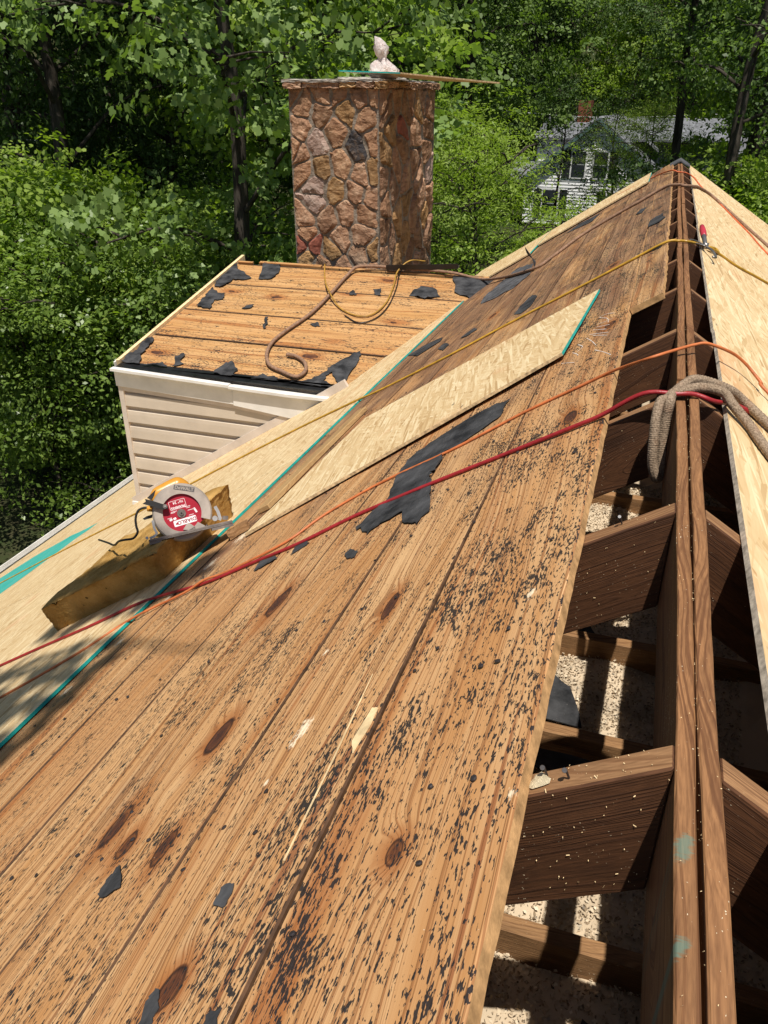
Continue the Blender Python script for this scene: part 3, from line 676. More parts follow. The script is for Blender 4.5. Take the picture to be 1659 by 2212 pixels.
def clip(poly, p, q):
    """keep the half plane nearer to p than q"""
    m = (p+q)/2; d = q-p; out = []
    for i in range(len(poly)):
        a, b = poly[i], poly[(i+1) % len(poly)]; da, db = (a-m).dot(d), (b-m).dot(d)
        if da <= 0: out.append(a)
        if (da < 0) != (db < 0) and da != db: out.append(a+(b-a)*(da/(da-db)))
    return out
from mathutils import noise as mnoise
def stone(poly, org, ux, uy, nz, mat, gap=.0032, depth=.026):
    c = sum(poly, Vector((0, 0)))/len(poly); P = []
    for i, p in enumerate(poly):                       # cut corners a little, roughen edges
        q = poly[(i+1) % len(poly)]; P += [p.lerp(q, .10), p.lerp(q, .36)+Vector((random.uniform(-1, 1), random.uniform(-1, 1)))*.009, p.lerp(q, .64)+Vector((random.uniform(-1, 1), random.uniform(-1, 1)))*.009, p.lerp(q, .90)]
    Q = []
    for p in P:
        d = (c-p); L_ = d.length
        if L_ > 1e-4: p = p+d/L_*min(gap*random.uniform(.6, 2.2), L_*.4)
        Q.append(p)
    bm = bmesh.new(); tri = tessellate_polygon([[Vector((q.x, q.y, 0)) for q in Q]])
    vs_ = [bm.verts.new((q.x, q.y, 0)) for q in Q]
    for t in tri:
        try: bm.faces.new([vs_[k] for k in t])
        except ValueError: pass
    bmesh.ops.subdivide_edges(bm, edges=bm.edges[:], cuts=3, use_grid_fill=True)
    bmesh.ops.beautify_fill(bm, faces=bm.faces[:], edges=[e for e in bm.edges if not e.is_boundary])
    dep = depth*random.uniform(.5, 1.25); sd = Vector((random.uniform(0, 90), random.uniform(0, 90), random.uniform(0, 90)))
    pl = [(Vector((random.uniform(-.16, .16), random.uniform(-.16, .16))), random.uniform(-.2, .35)*dep) for _ in range(3)]
    bnd = {v for e in bm.edges if e.is_boundary for v in e.verts}
    for v in bm.verts:
        q = Vector((v.co.x, v.co.y)); ed = 1.
        for i in range(len(Q)):
            a, b = Q[i], Q[(i+1) % len(Q)]; d = b-a; L2 = d.length_squared
            t = max(0, min(1, (q-a).dot(d)/L2)) if L2 > 0 else 0; ed = min(ed, (q-a-d*t).length)
        f_ = min(1., ed/.009); f_ = f_*(2-f_)
        h = dep+min((q-c).dot(p[0])+p[1] for p in pl)*.9
        n1 = mnoise.fractal(Vector((q.x*14, q.y*14, 0))+sd, 1., 2., 4)
        v.co.z = max(-.006, f_*(max(.018, h)+n1*.010)) if v not in bnd else -.004
    for f in bm.faces: f.smooth = False
    me = bpy.data.meshes.new('stone')
    for v in bm.verts: v.co = org+ux*v.co.x+uy*v.co.y+nz*v.co.z
    bm.to_mesh(me); bm.free(); me.materials.append(mat)
    o = bpy.data.objects.new('stone', me); COL.objects.link(o); place(o, chim); return o
def face_stones(W_, H_, org, ux, uy, nz, seeds, gap=.0032, depth=.026):
    pts = [Vector((s[0], s[1])) for s in seeds]
    for i, p in enumerate(pts):
        poly = [Vector((0, 0)), Vector((W_, 0)), Vector((W_, H_)), Vector((0, H_))]
        for j, q in enumerate(pts):
            if i != j and (p-q).length < 1.2: poly = clip(poly, p, q)
            if len(poly) < 3: break
        if len(poly) >= 3: stone(poly, org, ux, uy, nz, STM[seeds[i][2]], gap, depth)
# seeds read off the photograph for the front face: (across 0..1, down from the top 0..1, stone kind)
FS = [(.03, .03, 0), (.16, .09, 0), (.40, .04, 0), (.56, .035, 0), (.80, .05, 1), (.97, .04, 0), (.37, .13, 0), (.64, .12, 2), (.87, .16, 0), (.12, .21, 1), (.52, .22, 0), (.30, .29, 3), (.76, .31, 4), (.04, .33, 0), (.10, .35, 1), (.58, .40, 0), (.14, .43, 0), (.34, .42, 2), (.80, .455, 1), (.95, .44, 2), (.95, .27, 0), (.27, .52, 3), (.50, .54, 2), (.26, .61, 3), (.74, .54, 1), (.92, .57, 1), (.62, .66, 1), (.12, .70, 1), (.40, .70, 1), (.84, .67, 0), (.14, .80, 0), (.54, .81, 1), (.80, .78, 1), (.07, .86, 5), (.22, .86, 5), (.42, .88, 2), (.78, .91, 1), (.14, .93, 2), (.32, .97, 0), (.56, .99, 1), (.96, .88, 2), (.96, .99, 0)]
VH = 1.72
seeds = [(x*(CX1-CX0), (CZ1-CZ0)-y*VH, k) for x, y, k in FS]
for _ in range(9): seeds.append((random.uniform(0, CX1-CX0), random.uniform(0, CZ1-CZ0-VH-.1), random.choice((0, 1, 2))))
face_stones(CX1-CX0, CZ1-CZ0, Vector((CX0, CY0, CZ0)), Vector((1, 0, 0)), Vector((0, 0, 1)), Vector((0, -1, 0)), seeds)
# right face (seen at a slant) and the two hidden faces
RS = [(.08, .05, 0), (.3, .045, 0), (.52, .04, 0), (.72, .05, 1), (.92, .05, 0), (.12, .12, 0), (.42, .12, 0), (.66, .11, 2), (.88, .13, 0), (.15, .21, 2), (.38, .22, 5), (.62, .26, 1), (.86, .25, 0), (.10, .34, 2), (.36, .33, 0), (.30, .42, 0), (.62, .42, 1), (.85, .37, 0), (.08, .48, 1), (.22, .55, 1), (.45, .53, 0), (.70, .52, 1), (.90, .50, 3), (.12, .62, 0), (.46, .64, 2), (.75, .63, 1), (.92, .66, 1), (.3, .73, 2), (.10, .77, 0), (.58, .76, 0), (.82, .78, 2), (.2, .84, 1), (.45, .86, 2), (.7, .9, 0), (.9, .9, 1), (.1, .92, 1), (.3, .97, 2), (.55, .99, 0)]
seeds = [(x*(CY1-CY0), (CZ1-CZ0)-y*VH, k) for x, y, k in RS]
for _ in range(10): seeds.append((random.uniform(0, CY1-CY0), random.uniform(0, CZ1-CZ0-VH-.1), random.choice((0, 1, 2))))
face_stones(CY1-CY0, CZ1-CZ0, Vector((CX1, CY0, CZ0)), Vector((0, 1, 0)), Vector((0, 0, 1)), Vector((1, 0, 0)), seeds, .011, .034)
seeds = [(random.uniform(0, CY1-CY0), random.uniform(0, CZ1-CZ0), random.choice((0, 1, 2, 3))) for _ in range(40)]
face_stones(CY1-CY0, CZ1-CZ0, Vector((CX0, CY1, CZ0)), Vector((0, -1, 0)), Vector((0, 0, 1)), Vector((-1, 0, 0)), seeds)
# projecting crown course and cement cap
def rough_box(name, x0, x1, y0, y1, z0, z1, mat, parent, cut=6, jit=.008):
    bm = bmesh.new(); bmesh.ops.create_cube(bm, size=1)
    for vv in bm.verts: vv.co = Vector((x0+(vv.co.x+.5)*(x1-x0), y0+(vv.co.y+.5)*(y1-y0), z0+(vv.co.z+.5)*(z1-z0)))
    bmesh.ops.subdivide_edges(bm, edges=bm.edges[:], cuts=cut, use_grid_fill=True)
    for vv in bm.verts: vv.co += Vector((random.uniform(-jit, jit), random.uniform(-jit, jit), random.uniform(-jit, jit)*.6))
    me = bpy.data.meshes.new(name); bm.to_mesh(me); bm.free(); me.materials.append(mat)
    o = bpy.data.objects.new(name, me); COL.objects.link(o); place(o, parent); return o
x = CX0-.03
while x < CX1:
    wd = random.uniform(.14, .26); rough_box('crown_stone', x, min(x+wd-.012, CX1+.04), CY0-.055+random.uniform(-.012, .01), CY0+.2, CZ1-.012+random.uniform(-.01, .01), CZ1+.042, random.choice(STM[:3]), chim, 4, .008); x += wd
y = CY0+.21
while y < CY1:
    wd = random.uniform(.18, .34); rough_box('crown_stone', CX1-.2, CX1+.05+random.uniform(-.01, .012), y, min(y+wd-.012, CY1+.03), CZ1-.012+random.uniform(-.01, .01), CZ1+.042, random.choice(STM[:3]), chim, 4, .008); y += wd
M['cap'] = plain('cement_cap', (.52, .47, .41), .85, .2, var=.35, ns=6, bs=.5, bd=.02)
rough_box('cement_cap', CX0-.04, CX1+.02, CY0-.06, CY1+.03, CZ1+.036, CZ1+.062, M['cap'], chim, 14, .007)
rough_box('flue_rim', -3.6, -3.05, 8.9, 9.6, CZ1+.055, CZ1+.095, M['cap'], chim, 8, .008)
# OSB strip on the chimney
def quad_sheet(name, a, b, c, th, mats, edge, z=Vector((0, 0, 1))):
    d = a+(c-b); n = (b-a).cross(c-b).normalized()
    if n.z < 0: n = -n
    P = [a, b, c, d]
    ux = (b-a).normalized(); uy = n.cross(ux); m = Matrix(((ux.x, uy.x, n.x, a.x), (ux.y, uy.y, n.y, a.y), (ux.z, uy.z, n.z, a.z), (0, 0, 0, 1))); mi_ = m.inverted()
    v = [mi_ @ p for p in P]+[mi_ @ (p+n*th) for p in P]
    return mk(name, v, [(3, 2, 1, 0), (4, 5, 6, 7), (0, 1, 5, 4), (1, 2, 6, 5), (2, 3, 7, 6), (3, 0, 4, 7)], mats, None, m, [0, 0]+list(edge))
tag(quad_sheet('osb_offcut', Vector((-3.378, 8.36, .835)), Vector((-2.62, 7.99, .803)), Vector((-1.80, 8.63, .726)), .012, [M['osb2'], M['osbedge'], M['teal']], (2, 1, 1, 1)), 'narrow sheet of chipboard lying across the chimney top', 'board')
# plastic bag
def bag():
    prof = [(0, .0), (.10, .004), (.125, .03), (.13, .06), (.105, .10), (.06, .13), (.030, .155), (.034, .175), (.055, .20), (.07, .235), (.06, .27), (.035, .305), (.012, .335), (0, .34)]
    v, f = [], []; S_ = 28
    for i, (r, z) in enumerate(prof):
        for k in range(S_):
            t = 2*math.pi*k/S_; up_ = max(0, (z-.16)/.18)
            rr = r*(1+.16*math.sin(3*t+z*25)+.10*math.sin(7*t-z*40)+.05*math.sin(13*t+z*90)+random.uniform(-.04, .04))
            x = rr*math.cos(t)*(1-.25*up_)+up_*(-.025); y = rr*math.sin(t)*(1-.55*up_)
            v.append((x-(.05*up_*up_), y, z+(.02*math.sin(4*t) if 2 < i < 12 else 0)))
    f = [(i*S_+k, i*S_+(k+1) % S_, (i+1)*S_+(k+1) % S_, (i+1)*S_+k) for i in range(len(prof)-1) for k in range(S_)]
    g = G('bag_plastic'); o = g.obj(); n = g.noise(o, 22., 4, .6, 1.5)
    b = g.n('BsdfPrincipled', {'Base Color': g.mix(g.rng(n, .4, .7), (.80, .74, .70), (.74, .58, .55)), 'Roughness': .3, 'Normal': g.bump(n, .9, .03)}); tr = g.n('BsdfTranslucent', ((.8, .7, .65),)); s = g.n('MixShader', (.3, b, tr)); g.t.links.new(s, g.out.inputs[0])
    o = mk('plastic_bag', v, f, g.m, None, Matrix.Translation((-2.93, 8.42, CZ1+.062)) @ Matrix.Scale(1.1, 4), smooth=True)
    tag(o, 'knotted white plastic bag standing on the chimney top', 'bag')
bag()

# ------------------------------------------------------------------ things lying on the roof
# loose chipboard sheet
P = [(2.345, 1.70), (2.74, .39), (3.75, .345), (3.56, 1.62)]; zz = [.027, .040, .03, .027]
v = [(p[0], p[1], z) for p, z in zip(P, zz)]+[(p[0], p[1], z+.0112) for p, z in zip(P, zz)]
o = mk('loose_osb_sheet', v, [(0, 1, 2, 3), (7, 6, 5, 4), (4, 5, 1, 0), (5, 6, 2, 1), (6, 7, 3, 2), (7, 4, 0, 3)], [M['osb2'], M['osbedge'], M['teal']], None, ML, [0, 0, 1, 2, 1, 1])
tag(o, 'loose pale chipboard sheet with a teal end lying aslant on the brown planks', 'board')
o = boxes('batten', [(2.62, 3.86, 1.735, 1.80, .0245, .048)], M['splinter'], None, ML); bevel(o, .003); o.data.materials[0] = frame_wood('batten_wood', (.58, .38, .17), (.36, .20, .08), .9)
tag(o, 'thin tan batten lying between the teal panel edge and the loose sheet', 'batten')
o = rough_box('wood_offcut', -.03, .03, -.045, .045, 0, .03, M['joist'], None, 3, .002); o.matrix_basis = ML @ Matrix.Translation((2.45, 1.80, .026)) @ Matrix.Rotation(.5, 4, 'Z')
tag(o, 'small dark wood offcut by the lower corner of the loose sheet', 'offcut')
v = [(.80, .478, .0248), (.83, .492, .0248), (.905, .484, .0248), (.90, .471, .0248), (.86, .470, .0248)]
o = poly_slab('wood_splinter', [(a, b) for a, b, c in v], .0252, .0275, [M['splinter']], None, ML, jitter=.001, sub=3); tag(o, 'short flat pale splinter of wood on the brown planks', 'splinter')
o = poly_slab('wood_sliver', [(.61, .507), (.80, .5135), (1.01, .5265), (1.01, .5275), (.80, .516), (.61, .509)], .0252, .0268, [M['splinter']], None, ML); tag(o, 'long thin pale wood sliver on the near planks', 'sliver')

def hose(name, L_, label, rad, mat, n=6, seg=10, cat='hose', fr=None):
    o = tube(name, L_, rad, mat, None, seg, n, fr=fr); tag(o, label, cat); return o
M['red'] = plain('red_rubber', (.30, .018, .022), .42, .45, var=.15, ns=30)
M['orange'] = plain('orange_rubber', (.50, .145, .045), .5, .4, var=.2, ns=20)
M['orange2'] = plain('orange_rubber_far', (.55, .12, .04), .5, .4, var=.2, ns=20)
M['yellow'] = plain('yellow_rubber', (.48, .27, .028), .42, .45, var=.2, ns=20)
M['brownrope'] = plain('dusty_cord', (.26, .155, .10), .85, .2, var=.25, ns=40, bs=.6)
zr = .0285
hose('air_hose', [SL(3.9, 2.0, .042), SL(3.4, 2.03, .042), SL(3.027, 2.037, .042), SL(2.682, 2.036, .042), SL(2.356, 2.024, .042), SL(2.08, 2.035, .042), SL(1.93, 2.03, .034), SL(1.652, 1.967, zr), SL(1.424, 1.959, zr), SL(1.213, 1.947, zr), SL(.986, 1.975, zr), SL(.7, 1.96, zr), SL(.45, 1.93, zr), SL(.239, 1.90, zr+.002), SL(.175, 1.89, zr+.004), Vector((-.10, 1.875, .004)), Vector((-.027, 1.872, .0125)), Vector((.015, 1.882, .0125)), Vector((.062, 1.892, -.003)), SR(.107, 1.99, .02), SR(.216, 2.03, .02), SR(.5, 2.05, .019), SR(1.4, 2.1, .019)],
     'thick red air hose running over the ridge under the braided rope', .0057, M['red'])
hose('air_hose', [SL(3.2, 1.5, .040), SL(2.9, 1.55, .040), SL(2.501, 1.63, .040), SL(2.155, 1.759, .040), SL(1.981, 1.90, .037), SL(1.75, 1.955, .03), SL(1.653, 1.97, .039), SL(1.548, 1.981, .03), SL(1.309, 2.029, .028), SL(1.196, 2.146, .028), SL(.993, 2.221, .028), SL(.721, 2.224, .028), SL(.467, 2.271, .028), SL(.28, 2.275, .028), SL(.176, 2.265, .03), Vector((-.093, 2.15, .012)), Vector((-.03, 2.207, .024)), Vector((.019, 2.254, .030)), Vector((.053, 2.274, .030)), SR(.085, 2.325, .05), SR(.141, 2.347, .045), SR(.201, 2.322, .035), SR(.235, 2.289, .03), SR(.6, 2.1, .017), SR(1.4, 1.8, .017)],
     'orange hose crossing the planks just above the red hose', .0043, M['orange'])
hose('air_hose', [SL(8.0, 4.86, .05), SL(6.646, 4.839, .042), SL(5.2, 4.72, .042), SL(4.358, 4.60, .042), SL(3.776, 4.60, .042), SL(3.331, 4.58, .042), SL(2.574, 4.475, .042), SL(2.05, 4.34, .042), SL(1.804, 4.29, .034), SL(1.295, 4.242, .03), SL(.91, 4.25, .03), SL(.51, 4.209, .03), SL(.222, 4.186, .031), Vector((-.08, 4.16, .003)), Vector((-.02, 4.17, .012)), Vector((.03, 4.17, .010)), SR(.06, 4.27, .02), SR(.12, 4.42, .02), SR(.168, 4.55, .019), SR(.18, 4.46, .022), SR(.135, 4.34, .030), SR(.10, 4.29, .032), SR(.13, 4.36, .024), SR(.20, 4.47, .019), SR(.311, 4.513, .019), SR(.548, 4.778, .019), SR(1.4, 5.6, .019)],
     'yellow hose running from the lower panels over the ridge', .0062, M['yellow'])
hose('air_hose', [SL(.62, 9.12, .045), SL(.472, 9.0, .043), SL(.297, 8.93, .038), SL(.16, 8.815, .032), Vector((-.078, 8.3, .014)), Vector((-.02, 8.22, .008)), Vector((.04, 8.21, .004)), SR(.103, 8.31, .018), SR(.19, 7.855, .018), SR(.327, 7.704, .018), SR(.508, 7.216, .018), SR(.628, 6.892, .018), SR(.744, 6.388, .018), SR(1.3, 5.0, .018)],
     'thin orange hose over the far end of the ridge', .0062, M['orange2'])
dp = lambda x, t, o=.03: dpt(x, t, o)
hose('dusty_rope', [dp(-2.905, .382), dp(-2.814, .367), dp(-2.704, .283), dp(-2.642, .153), dp(-2.675, .045), dp(-2.824, .101), dp(-2.978, .188), dp(-3.084, .372), dp(-3.122, .579), dp(-3.092, .811), dp(-3.013, 1.16), dp(-2.989, 1.63), dp(-2.985, 2.05), dp(-2.906, 2.24, .06), dp(-2.471, 2.286, .05), dp(-1.985, 2.26, .05), dp(-1.6, 2.15, .05), SL(1.178, 6.434, .04), SL(.985, 6.6, .036), SL(.80, 7.0, .036), SL(.522, 7.08, .036), SL(.30, 7.07, .036), SL(.094, 7.08, .036), Vector((-.02, 6.95, .013)), Vector((.03, 6.9, .012)), SR(.07, 7.2, .025), SR(.134, 7.5, .024), SR(.285, 7.70, .024), SR(.536, 7.346, .024), SR(.815, 6.964, .024), SR(1.4, 6.2, .024)],
     'dusty brown rope snaking from the dormer roof over the far ridge', [.0155]*15+[.0145, .013, .012]+[.0115]*13, M['brownrope'], cat='rope')
hose('whip_hose', [dp(-3.33, 2.33, .02), dp(-3.20, 2.0, .018), dp(-3.012, 1.626, .062), dp(-2.79, 1.35, .018), dp(-2.553, 1.22, .018), dp(-2.439, 1.313, .018), dp(-2.411, 1.571, .018), dp(-2.459, 1.94, .02), dp(-2.50, 2.2, .05), dp(-2.42, 2.36, .10), dp(-2.3, 2.5, .05)],
     'thin yellow hose looping across the dormer planks under the brown rope', .0075, plain('dull_yellow_rubber', (.36, .20, .035), .5, .4, var=.25, ns=12))
hose('power_lead', [dp(-2.70, 1.22, .014), dp(-2.52, 1.10, .014), dp(-2.40, 1.22, .014), dp(-2.37, 1.5, .014), dp(-2.42, 1.9, .014), dp(-2.48, 2.18, .02), dp(-2.5, 2.4, .02)], 'thin black lead beside the yellow hose on the dormer planks', .0055, M['flash'], cat='cord')
o = boxes('drip_edge_strip', [(-.36, .36, -.045, .045, 0, .006), (-.36, .36, -.045, -.039, .006, .05)], M['flash'], None, MD @ Matrix.Translation((-2.27, 2.30, .062)) @ Matrix.Rotation(.10, 4, 'Z') @ Matrix.Rotation(-.04, 4, 'Y'))
tag(o, 'black metal drip edge strip at the foot of the chimney', 'metal strip')
# braided rope over the ridge
def rope_mat():
    g = G('braided_rope'); o = g.obj(); n = g.noise(o, 240., 3, .6); d = g.noise(o, 12., 3)
    c = g.mix(g.rng(n, .35, .65), (.15, .105, .07), (.36, .27, .19)); c = g.mix(g.rng(d, .6, .75, 0, .4), c, (.36, .16, .08))
    return g.bsdf(c, .95, .1, g.bump(n, .8, .003))
M['braid'] = rope_mat()
def braid(i, k): return 1+.11*math.sin(k*2*math.pi*5/20+i*.95)*math.sin(k*2*math.pi*5/20-i*.95)
HP = lambda px, py, Y: on_y(1261.8+.2394*px, 685.8+.2394*py, Y)
o = tube('braided_rope', [SR(1.3, 1.75, .028), SR(.6, 1.86, .027), SR(.32, 1.95, .027), SR(.207, 1.985, .028), SR(.122, 2.02, .03), SR(.065, 2.0, .035), Vector((.02, 1.955, .026)), Vector((-.012, 1.925, .018)), Vector((-.045, 1.85, .006)), HP(690, 760, 1.83), HP(650, 900, 1.80), HP(628, 1100, 1.78), HP(615, 1300, 1.77), HP(640, 1430, 1.77), HP(668, 1440, 1.79), HP(690, 1300, 1.80), HP(705, 1100, 1.81), HP(740, 900, 1.82), HP(775, 760, 1.83), Vector((-.036, 1.875, .010)), Vector((-.012, 1.885, .0175)), Vector((.028, 1.91, .022)), SR(.041, 1.925, .038), SR(.073, 1.9, .034), SR(.125, 1.864, .028), SR(.18, 1.763, .027), SR(.4, 1.45, .027), SR(1.2, .9, .027)], .0112, M['braid'], None, 20, 36, fr=braid)
tag(o, 'thick beige braided rope looped over the ridge and hanging into the attic', 'rope')
# red handled clamp biting the yellow hose
cl = tag(empty('spring_clamp', (.08, 4.1, .0)), 'red handled metal clamp gripping the yellow hose at the ridge', 'clamp')
M['steel'] = plain('tool_steel', (.30, .28, .26), .35, .5, .8, var=.2)
M['redgrip'] = plain('red_grip', (.42, .03, .05), .45, .4)
a0 = SR(.075, 4.20, .035)
tube('handle', [a0, a0+Vector((-.012, .10, .035)), a0+Vector((-.018, .20, .05))], [.010, .012, .011], M['steel'], cl, 8, 4)
tube('grip', [a0+Vector((-.011, .09, .032)), a0+Vector((-.016, .16, .045)), a0+Vector((-.02, .245, .055))], [.014, .016, .012], M['redgrip'], cl, 10, 4)
tube('jaw', [a0, a0+Vector((.03, -.06, -.01)), a0+Vector((.045, -.16, -.022)), a0+Vector((.03, -.2, -.015))], .006, M['steel'], cl, 8, 5)
tube('wire_bail', [a0+Vector((-.002, -.02, .004)), a0+Vector((-.04, .0, .01)), a0+Vector((-.07, .05, .012)), a0+Vector((-.065, .1, .012)), a0+Vector((-.03, .03, .012)), a0], .0035, M['steel'], cl, 8, 5)
tube('pivot', [a0+Vector((0, 0, -.012)), a0+Vector((0, 0, .014))], .014, M['steel'], cl, 10, 2)

# foam cushion under the saw
def foam():
    bot = [(2.195, 2.755), (2.245, 2.085), (2.78, 2.06), (2.80, 2.76)]; topc = [(2.165, 2.715), (2.175, 1.995), (2.80, 1.99), (2.78, 2.70)]      # (y, s)
    N = 30; H = 12; v, f = [], []; nz = lambda a, b, c: .002*math.sin(a*21+b*13)+.0015*math.sin(b*33+c*29+a*11)+random.uniform(-.0007, .0007)
    bm = bmesh.new()
    def lerp4(C, u, t): a = Vector(C[0]).lerp(Vector(C[1]), u); b = Vector(C[3]).lerp(Vector(C[2]), u); return a.lerp(b, t)
    grid = {}
    def P(i, j, k):
        key = (i, j, k)
        if key not in grid:
            u, t, h = i/N, j/N, k/H; b = lerp4([Vector((q[0], q[1], 0)) for q in bot], u, t); c = lerp4([Vector((q[0], q[1], 0)) for q in topc], u, t)
            p = b.lerp(c, h); z = .036+h*(.150+.02*(1-u)*.0)
            p += Vector((nz(u*3, t*3, h), nz(t*3, h, u*3), 0)); z += (nz(u*4, t*5, h) if 0 < k else 0)-.016*h*(1-t)
            if k == H:
                z += .008*math.sin(u*14+2)*math.sin(t*9); e = min(u, 1-u, t, 1-t)
                if e < .04: z -= .010*(1-e/.04)
                if random.random() < .16: z -= random.uniform(.003, .011)
            if k == H-1 and min(i, j, N-i, N-j) == 0: p += (lerp4([Vector((q[0], q[1], 0)) for q in topc], .5, .5)-p)*.004
            grid[key] = bm.verts.new((p.x, p.y, z))
        return grid[key]
    for i in range(N):
        for j in range(N): bm.faces.new((P(i, j, H), P(i+1, j, H), P(i+1, j+1, H), P(i, j+1, H)))
    for k in range(H):
        for i in range(N):
            bm.faces.new((P(i, 0, k), P(i+1, 0, k), P(i+1, 0, k+1), P(i, 0, k+1))); bm.faces.new((P(i, N, k), P(i, N, k+1), P(i+1, N, k+1), P(i+1, N, k)))
            bm.faces.new((P(0, i, k), P(0, i, k+1), P(0, i+1, k+1), P(0, i+1, k))); bm.faces.new((P(N, i, k), P(N, i+1, k), P(N, i+1, k+1), P(N, i, k+1)))
    bmesh.ops.recalc_face_normals(bm, faces=bm.faces[:])
    me = bpy.data.meshes.new('foam_block'); bm.to_mesh(me); bm.free()
    g = G('old_foam'); o = g.obj(); a = g.noise(o, 7., 5, .65); b = g.noise(o, 90., 3, .6); pit = g.noise(g.scale(o, (22., 34., 30.)), 1., 2)
    c = g.mix(g.rng(a, .35, .65), (.27, .145, .035), (.47, .285, .095)); c = g.mix(g.rng(pit, .70, .75, 0, .85), c, (.05, .028, .01)); c = g.mix(g.rng(b, .55, .8, 0, .3), c, (.62, .45, .2))
    me.materials.append(g.bsdf(c, .95, .1, g.bump(g.add(b, g.mul(pit, -1.5)), .8, .006)))
    o = bpy.data.objects.new('foam_block', me); COL.objects.link(o); o.matrix_basis = ML
    me.polygons.foreach_set('use_smooth', [True]*len(me.polygons))
    tag(o, 'worn tan foam block lying on the pale panels under the saw', 'foam block')
foam()

# ------------------------------------------------------------------ circular saw
def saw():
    c = Vector((-1.785, 2.394, -.866)); wv = (CAM-c).normalized(); ux0 = (rt-wv*rt.dot(wv)).normalized(); uy0 = wv.cross(ux0)
    a = R(13.5); ux = ux0*math.cos(a)+uy0*math.sin(a); uy = uy0*math.cos(a)-ux0*math.sin(a)
    mw = Matrix(((ux.x, uy.x, wv.x, c.x), (ux.y, uy.y, wv.y, c.y), (ux.z, uy.z, wv.z, c.z), (0, 0, 0, 1)))
    root = tag(empty('circular_saw', c-uy*.08), 'yellow and grey circular saw with a red blade resting on the foam block', 'saw')
    def im(zx, zy):   # offsets in the photo's plane of the blade -> local
        dx, dy = (zx-765)*.000248, (715-zy)*.000248; return dx*math.cos(a)+dy*math.sin(a), -dx*math.sin(a)+dy*math.cos(a)
    grey = plain('cast_guard', (.36, .31, .265), .55, .35, .2, var=.16, ns=14); dgrey = plain('saw_dark_metal', (.20, .17, .15), .5, .4, .5, var=.25, ns=20)
    yel = plain('saw_yellow', (.58, .26, .03), .4, .45, var=.1, ns=10); blk = plain('saw_black', (.014, .013, .013), .5, .4)
    redb = plain('blade_red', (.33, .014, .03), .45, .3, var=.06, ns=8); rink = plain('blade_label_ink', (.22, .008, .02), .6, .2); wht = plain('blade_white', (.78, .70, .70), .5, .3); silver = plain('saw_zinc', (.45, .44, .42), .4, .5, .6)
    ink = plain('label_ink', (.09, .085, .085), .6, .3)
    def ring(name, r0, r1, a0, a1, z0, z1, mat, cx=0, cy=0, n=48, r1f=None):
        v, f = [], []
        for i in range(n+1):
            t = R(a0+(a1-a0)*i/n); ro = r1f(a0+(a1-a0)*i/n) if r1f else r1
            for (r, z) in ((r0, z1), (ro-.007, z1), (ro-.001, z1-.007), (ro, z1-.02), (ro, z0), (r0, z0)): v.append((cx+math.cos(t)*r, cy+math.sin(t)*r, z))
        for i in range(n):
            for q in range(6): f.append((i*6+q, (i+1)*6+q, (i+1)*6+(q+1) % 6, i*6+(q+1) % 6))
        f.append(tuple(range(6))); f.append(tuple(range(n*6, n*6+6))[::-1])
        o = mk(name, v, f, mat, root, mw); return o
    ring('upper_guard', .079, .122, -26, 150, -.045, .013, grey)
    mk('guard_back', [(0, 0, -.02)]+[(math.cos(R(t))*.115, math.sin(R(t))*.115, -.02) for t in range(-20, 211, 10)], [(0, i, i+1) for i in range(1, 24)], dgrey, root, mw)
    ring('lower_guard', .073, .113, 146, 318, -.03, .009, grey)
    ring('lower_guard_rim', .1115, .116, 200, 322, -.034, -.004, dgrey)
    # blade with teeth
    v, f = [], []; T = 24
    for i in range(T):
        for (dt, r) in ((0, .092), (.12, .0925), (.3, .082), (.7, .086)):
            t = 2*math.pi*(i+dt)/T; v.append((math.cos(t)*r, math.sin(t)*r, .001))
    n = len(v); v += [(x, y, -.001) for x, y, z in v]; f = [tuple(range(n)), tuple(range(n, 2*n))[::-1]]+[(i, i+n, (i+1) % n+n, (i+1) % n) for i in range(n)]
    bl = mk('blade', v, f, redb, root, mw)
    def disc(name, r, z0, z1, mat, n=24, cx=0, cy=0, par=root, rot=0):
        v = [(cx+math.cos(2*math.pi*k/n+rot)*r, cy+math.sin(2*math.pi*k/n+rot)*r, z) for z in (z0, z1) for k in range(n)]
        return mk(name, v, [tuple(range(n))[::-1], tuple(range(n, 2*n))]+[(k, (k+1) % n, n+(k+1) % n, n+k) for k in range(n)], mat, par, mw)
    disc('arbor_washer', .0175, .001, .006, dgrey); disc('arbor_bolt', .009, .006, .013, dgrey, 6); disc('bolt_recess', .0045, .013, .0135, blk, 6)
    # printed labels on the blade
    def rot_box(name, cx, cy, w_, h_, ang, z0, z1, mat, par, rad=.0):
        ca, sa = math.cos(ang), math.sin(ang); pts = []
        for (sx, sy) in ((1, 1), (-1, 1), (-1, -1), (1, -1)):
            for q in range(4):
                t = math.pi/2*({(1, 1): 0, (-1, 1): 1, (-1, -1): 2, (1, -1): 3}[(sx, sy)]+q/3); px = sx*(w_/2-rad)+math.cos(t)*rad; py = sy*(h_/2-rad)+math.sin(t)*rad; pts.append((cx+px*ca-py*sa, cy+px*sa+py*ca))
        n = len(pts); v = [(x, y, z) for z in (z0, z1) for x, y in pts]
        return mk(name, v, [tuple(range(n))[::-1], tuple(range(n, 2*n))]+[(k, (k+1) % n, n+(k+1) % n, n+k) for k in range(n)], mat, par, mw)
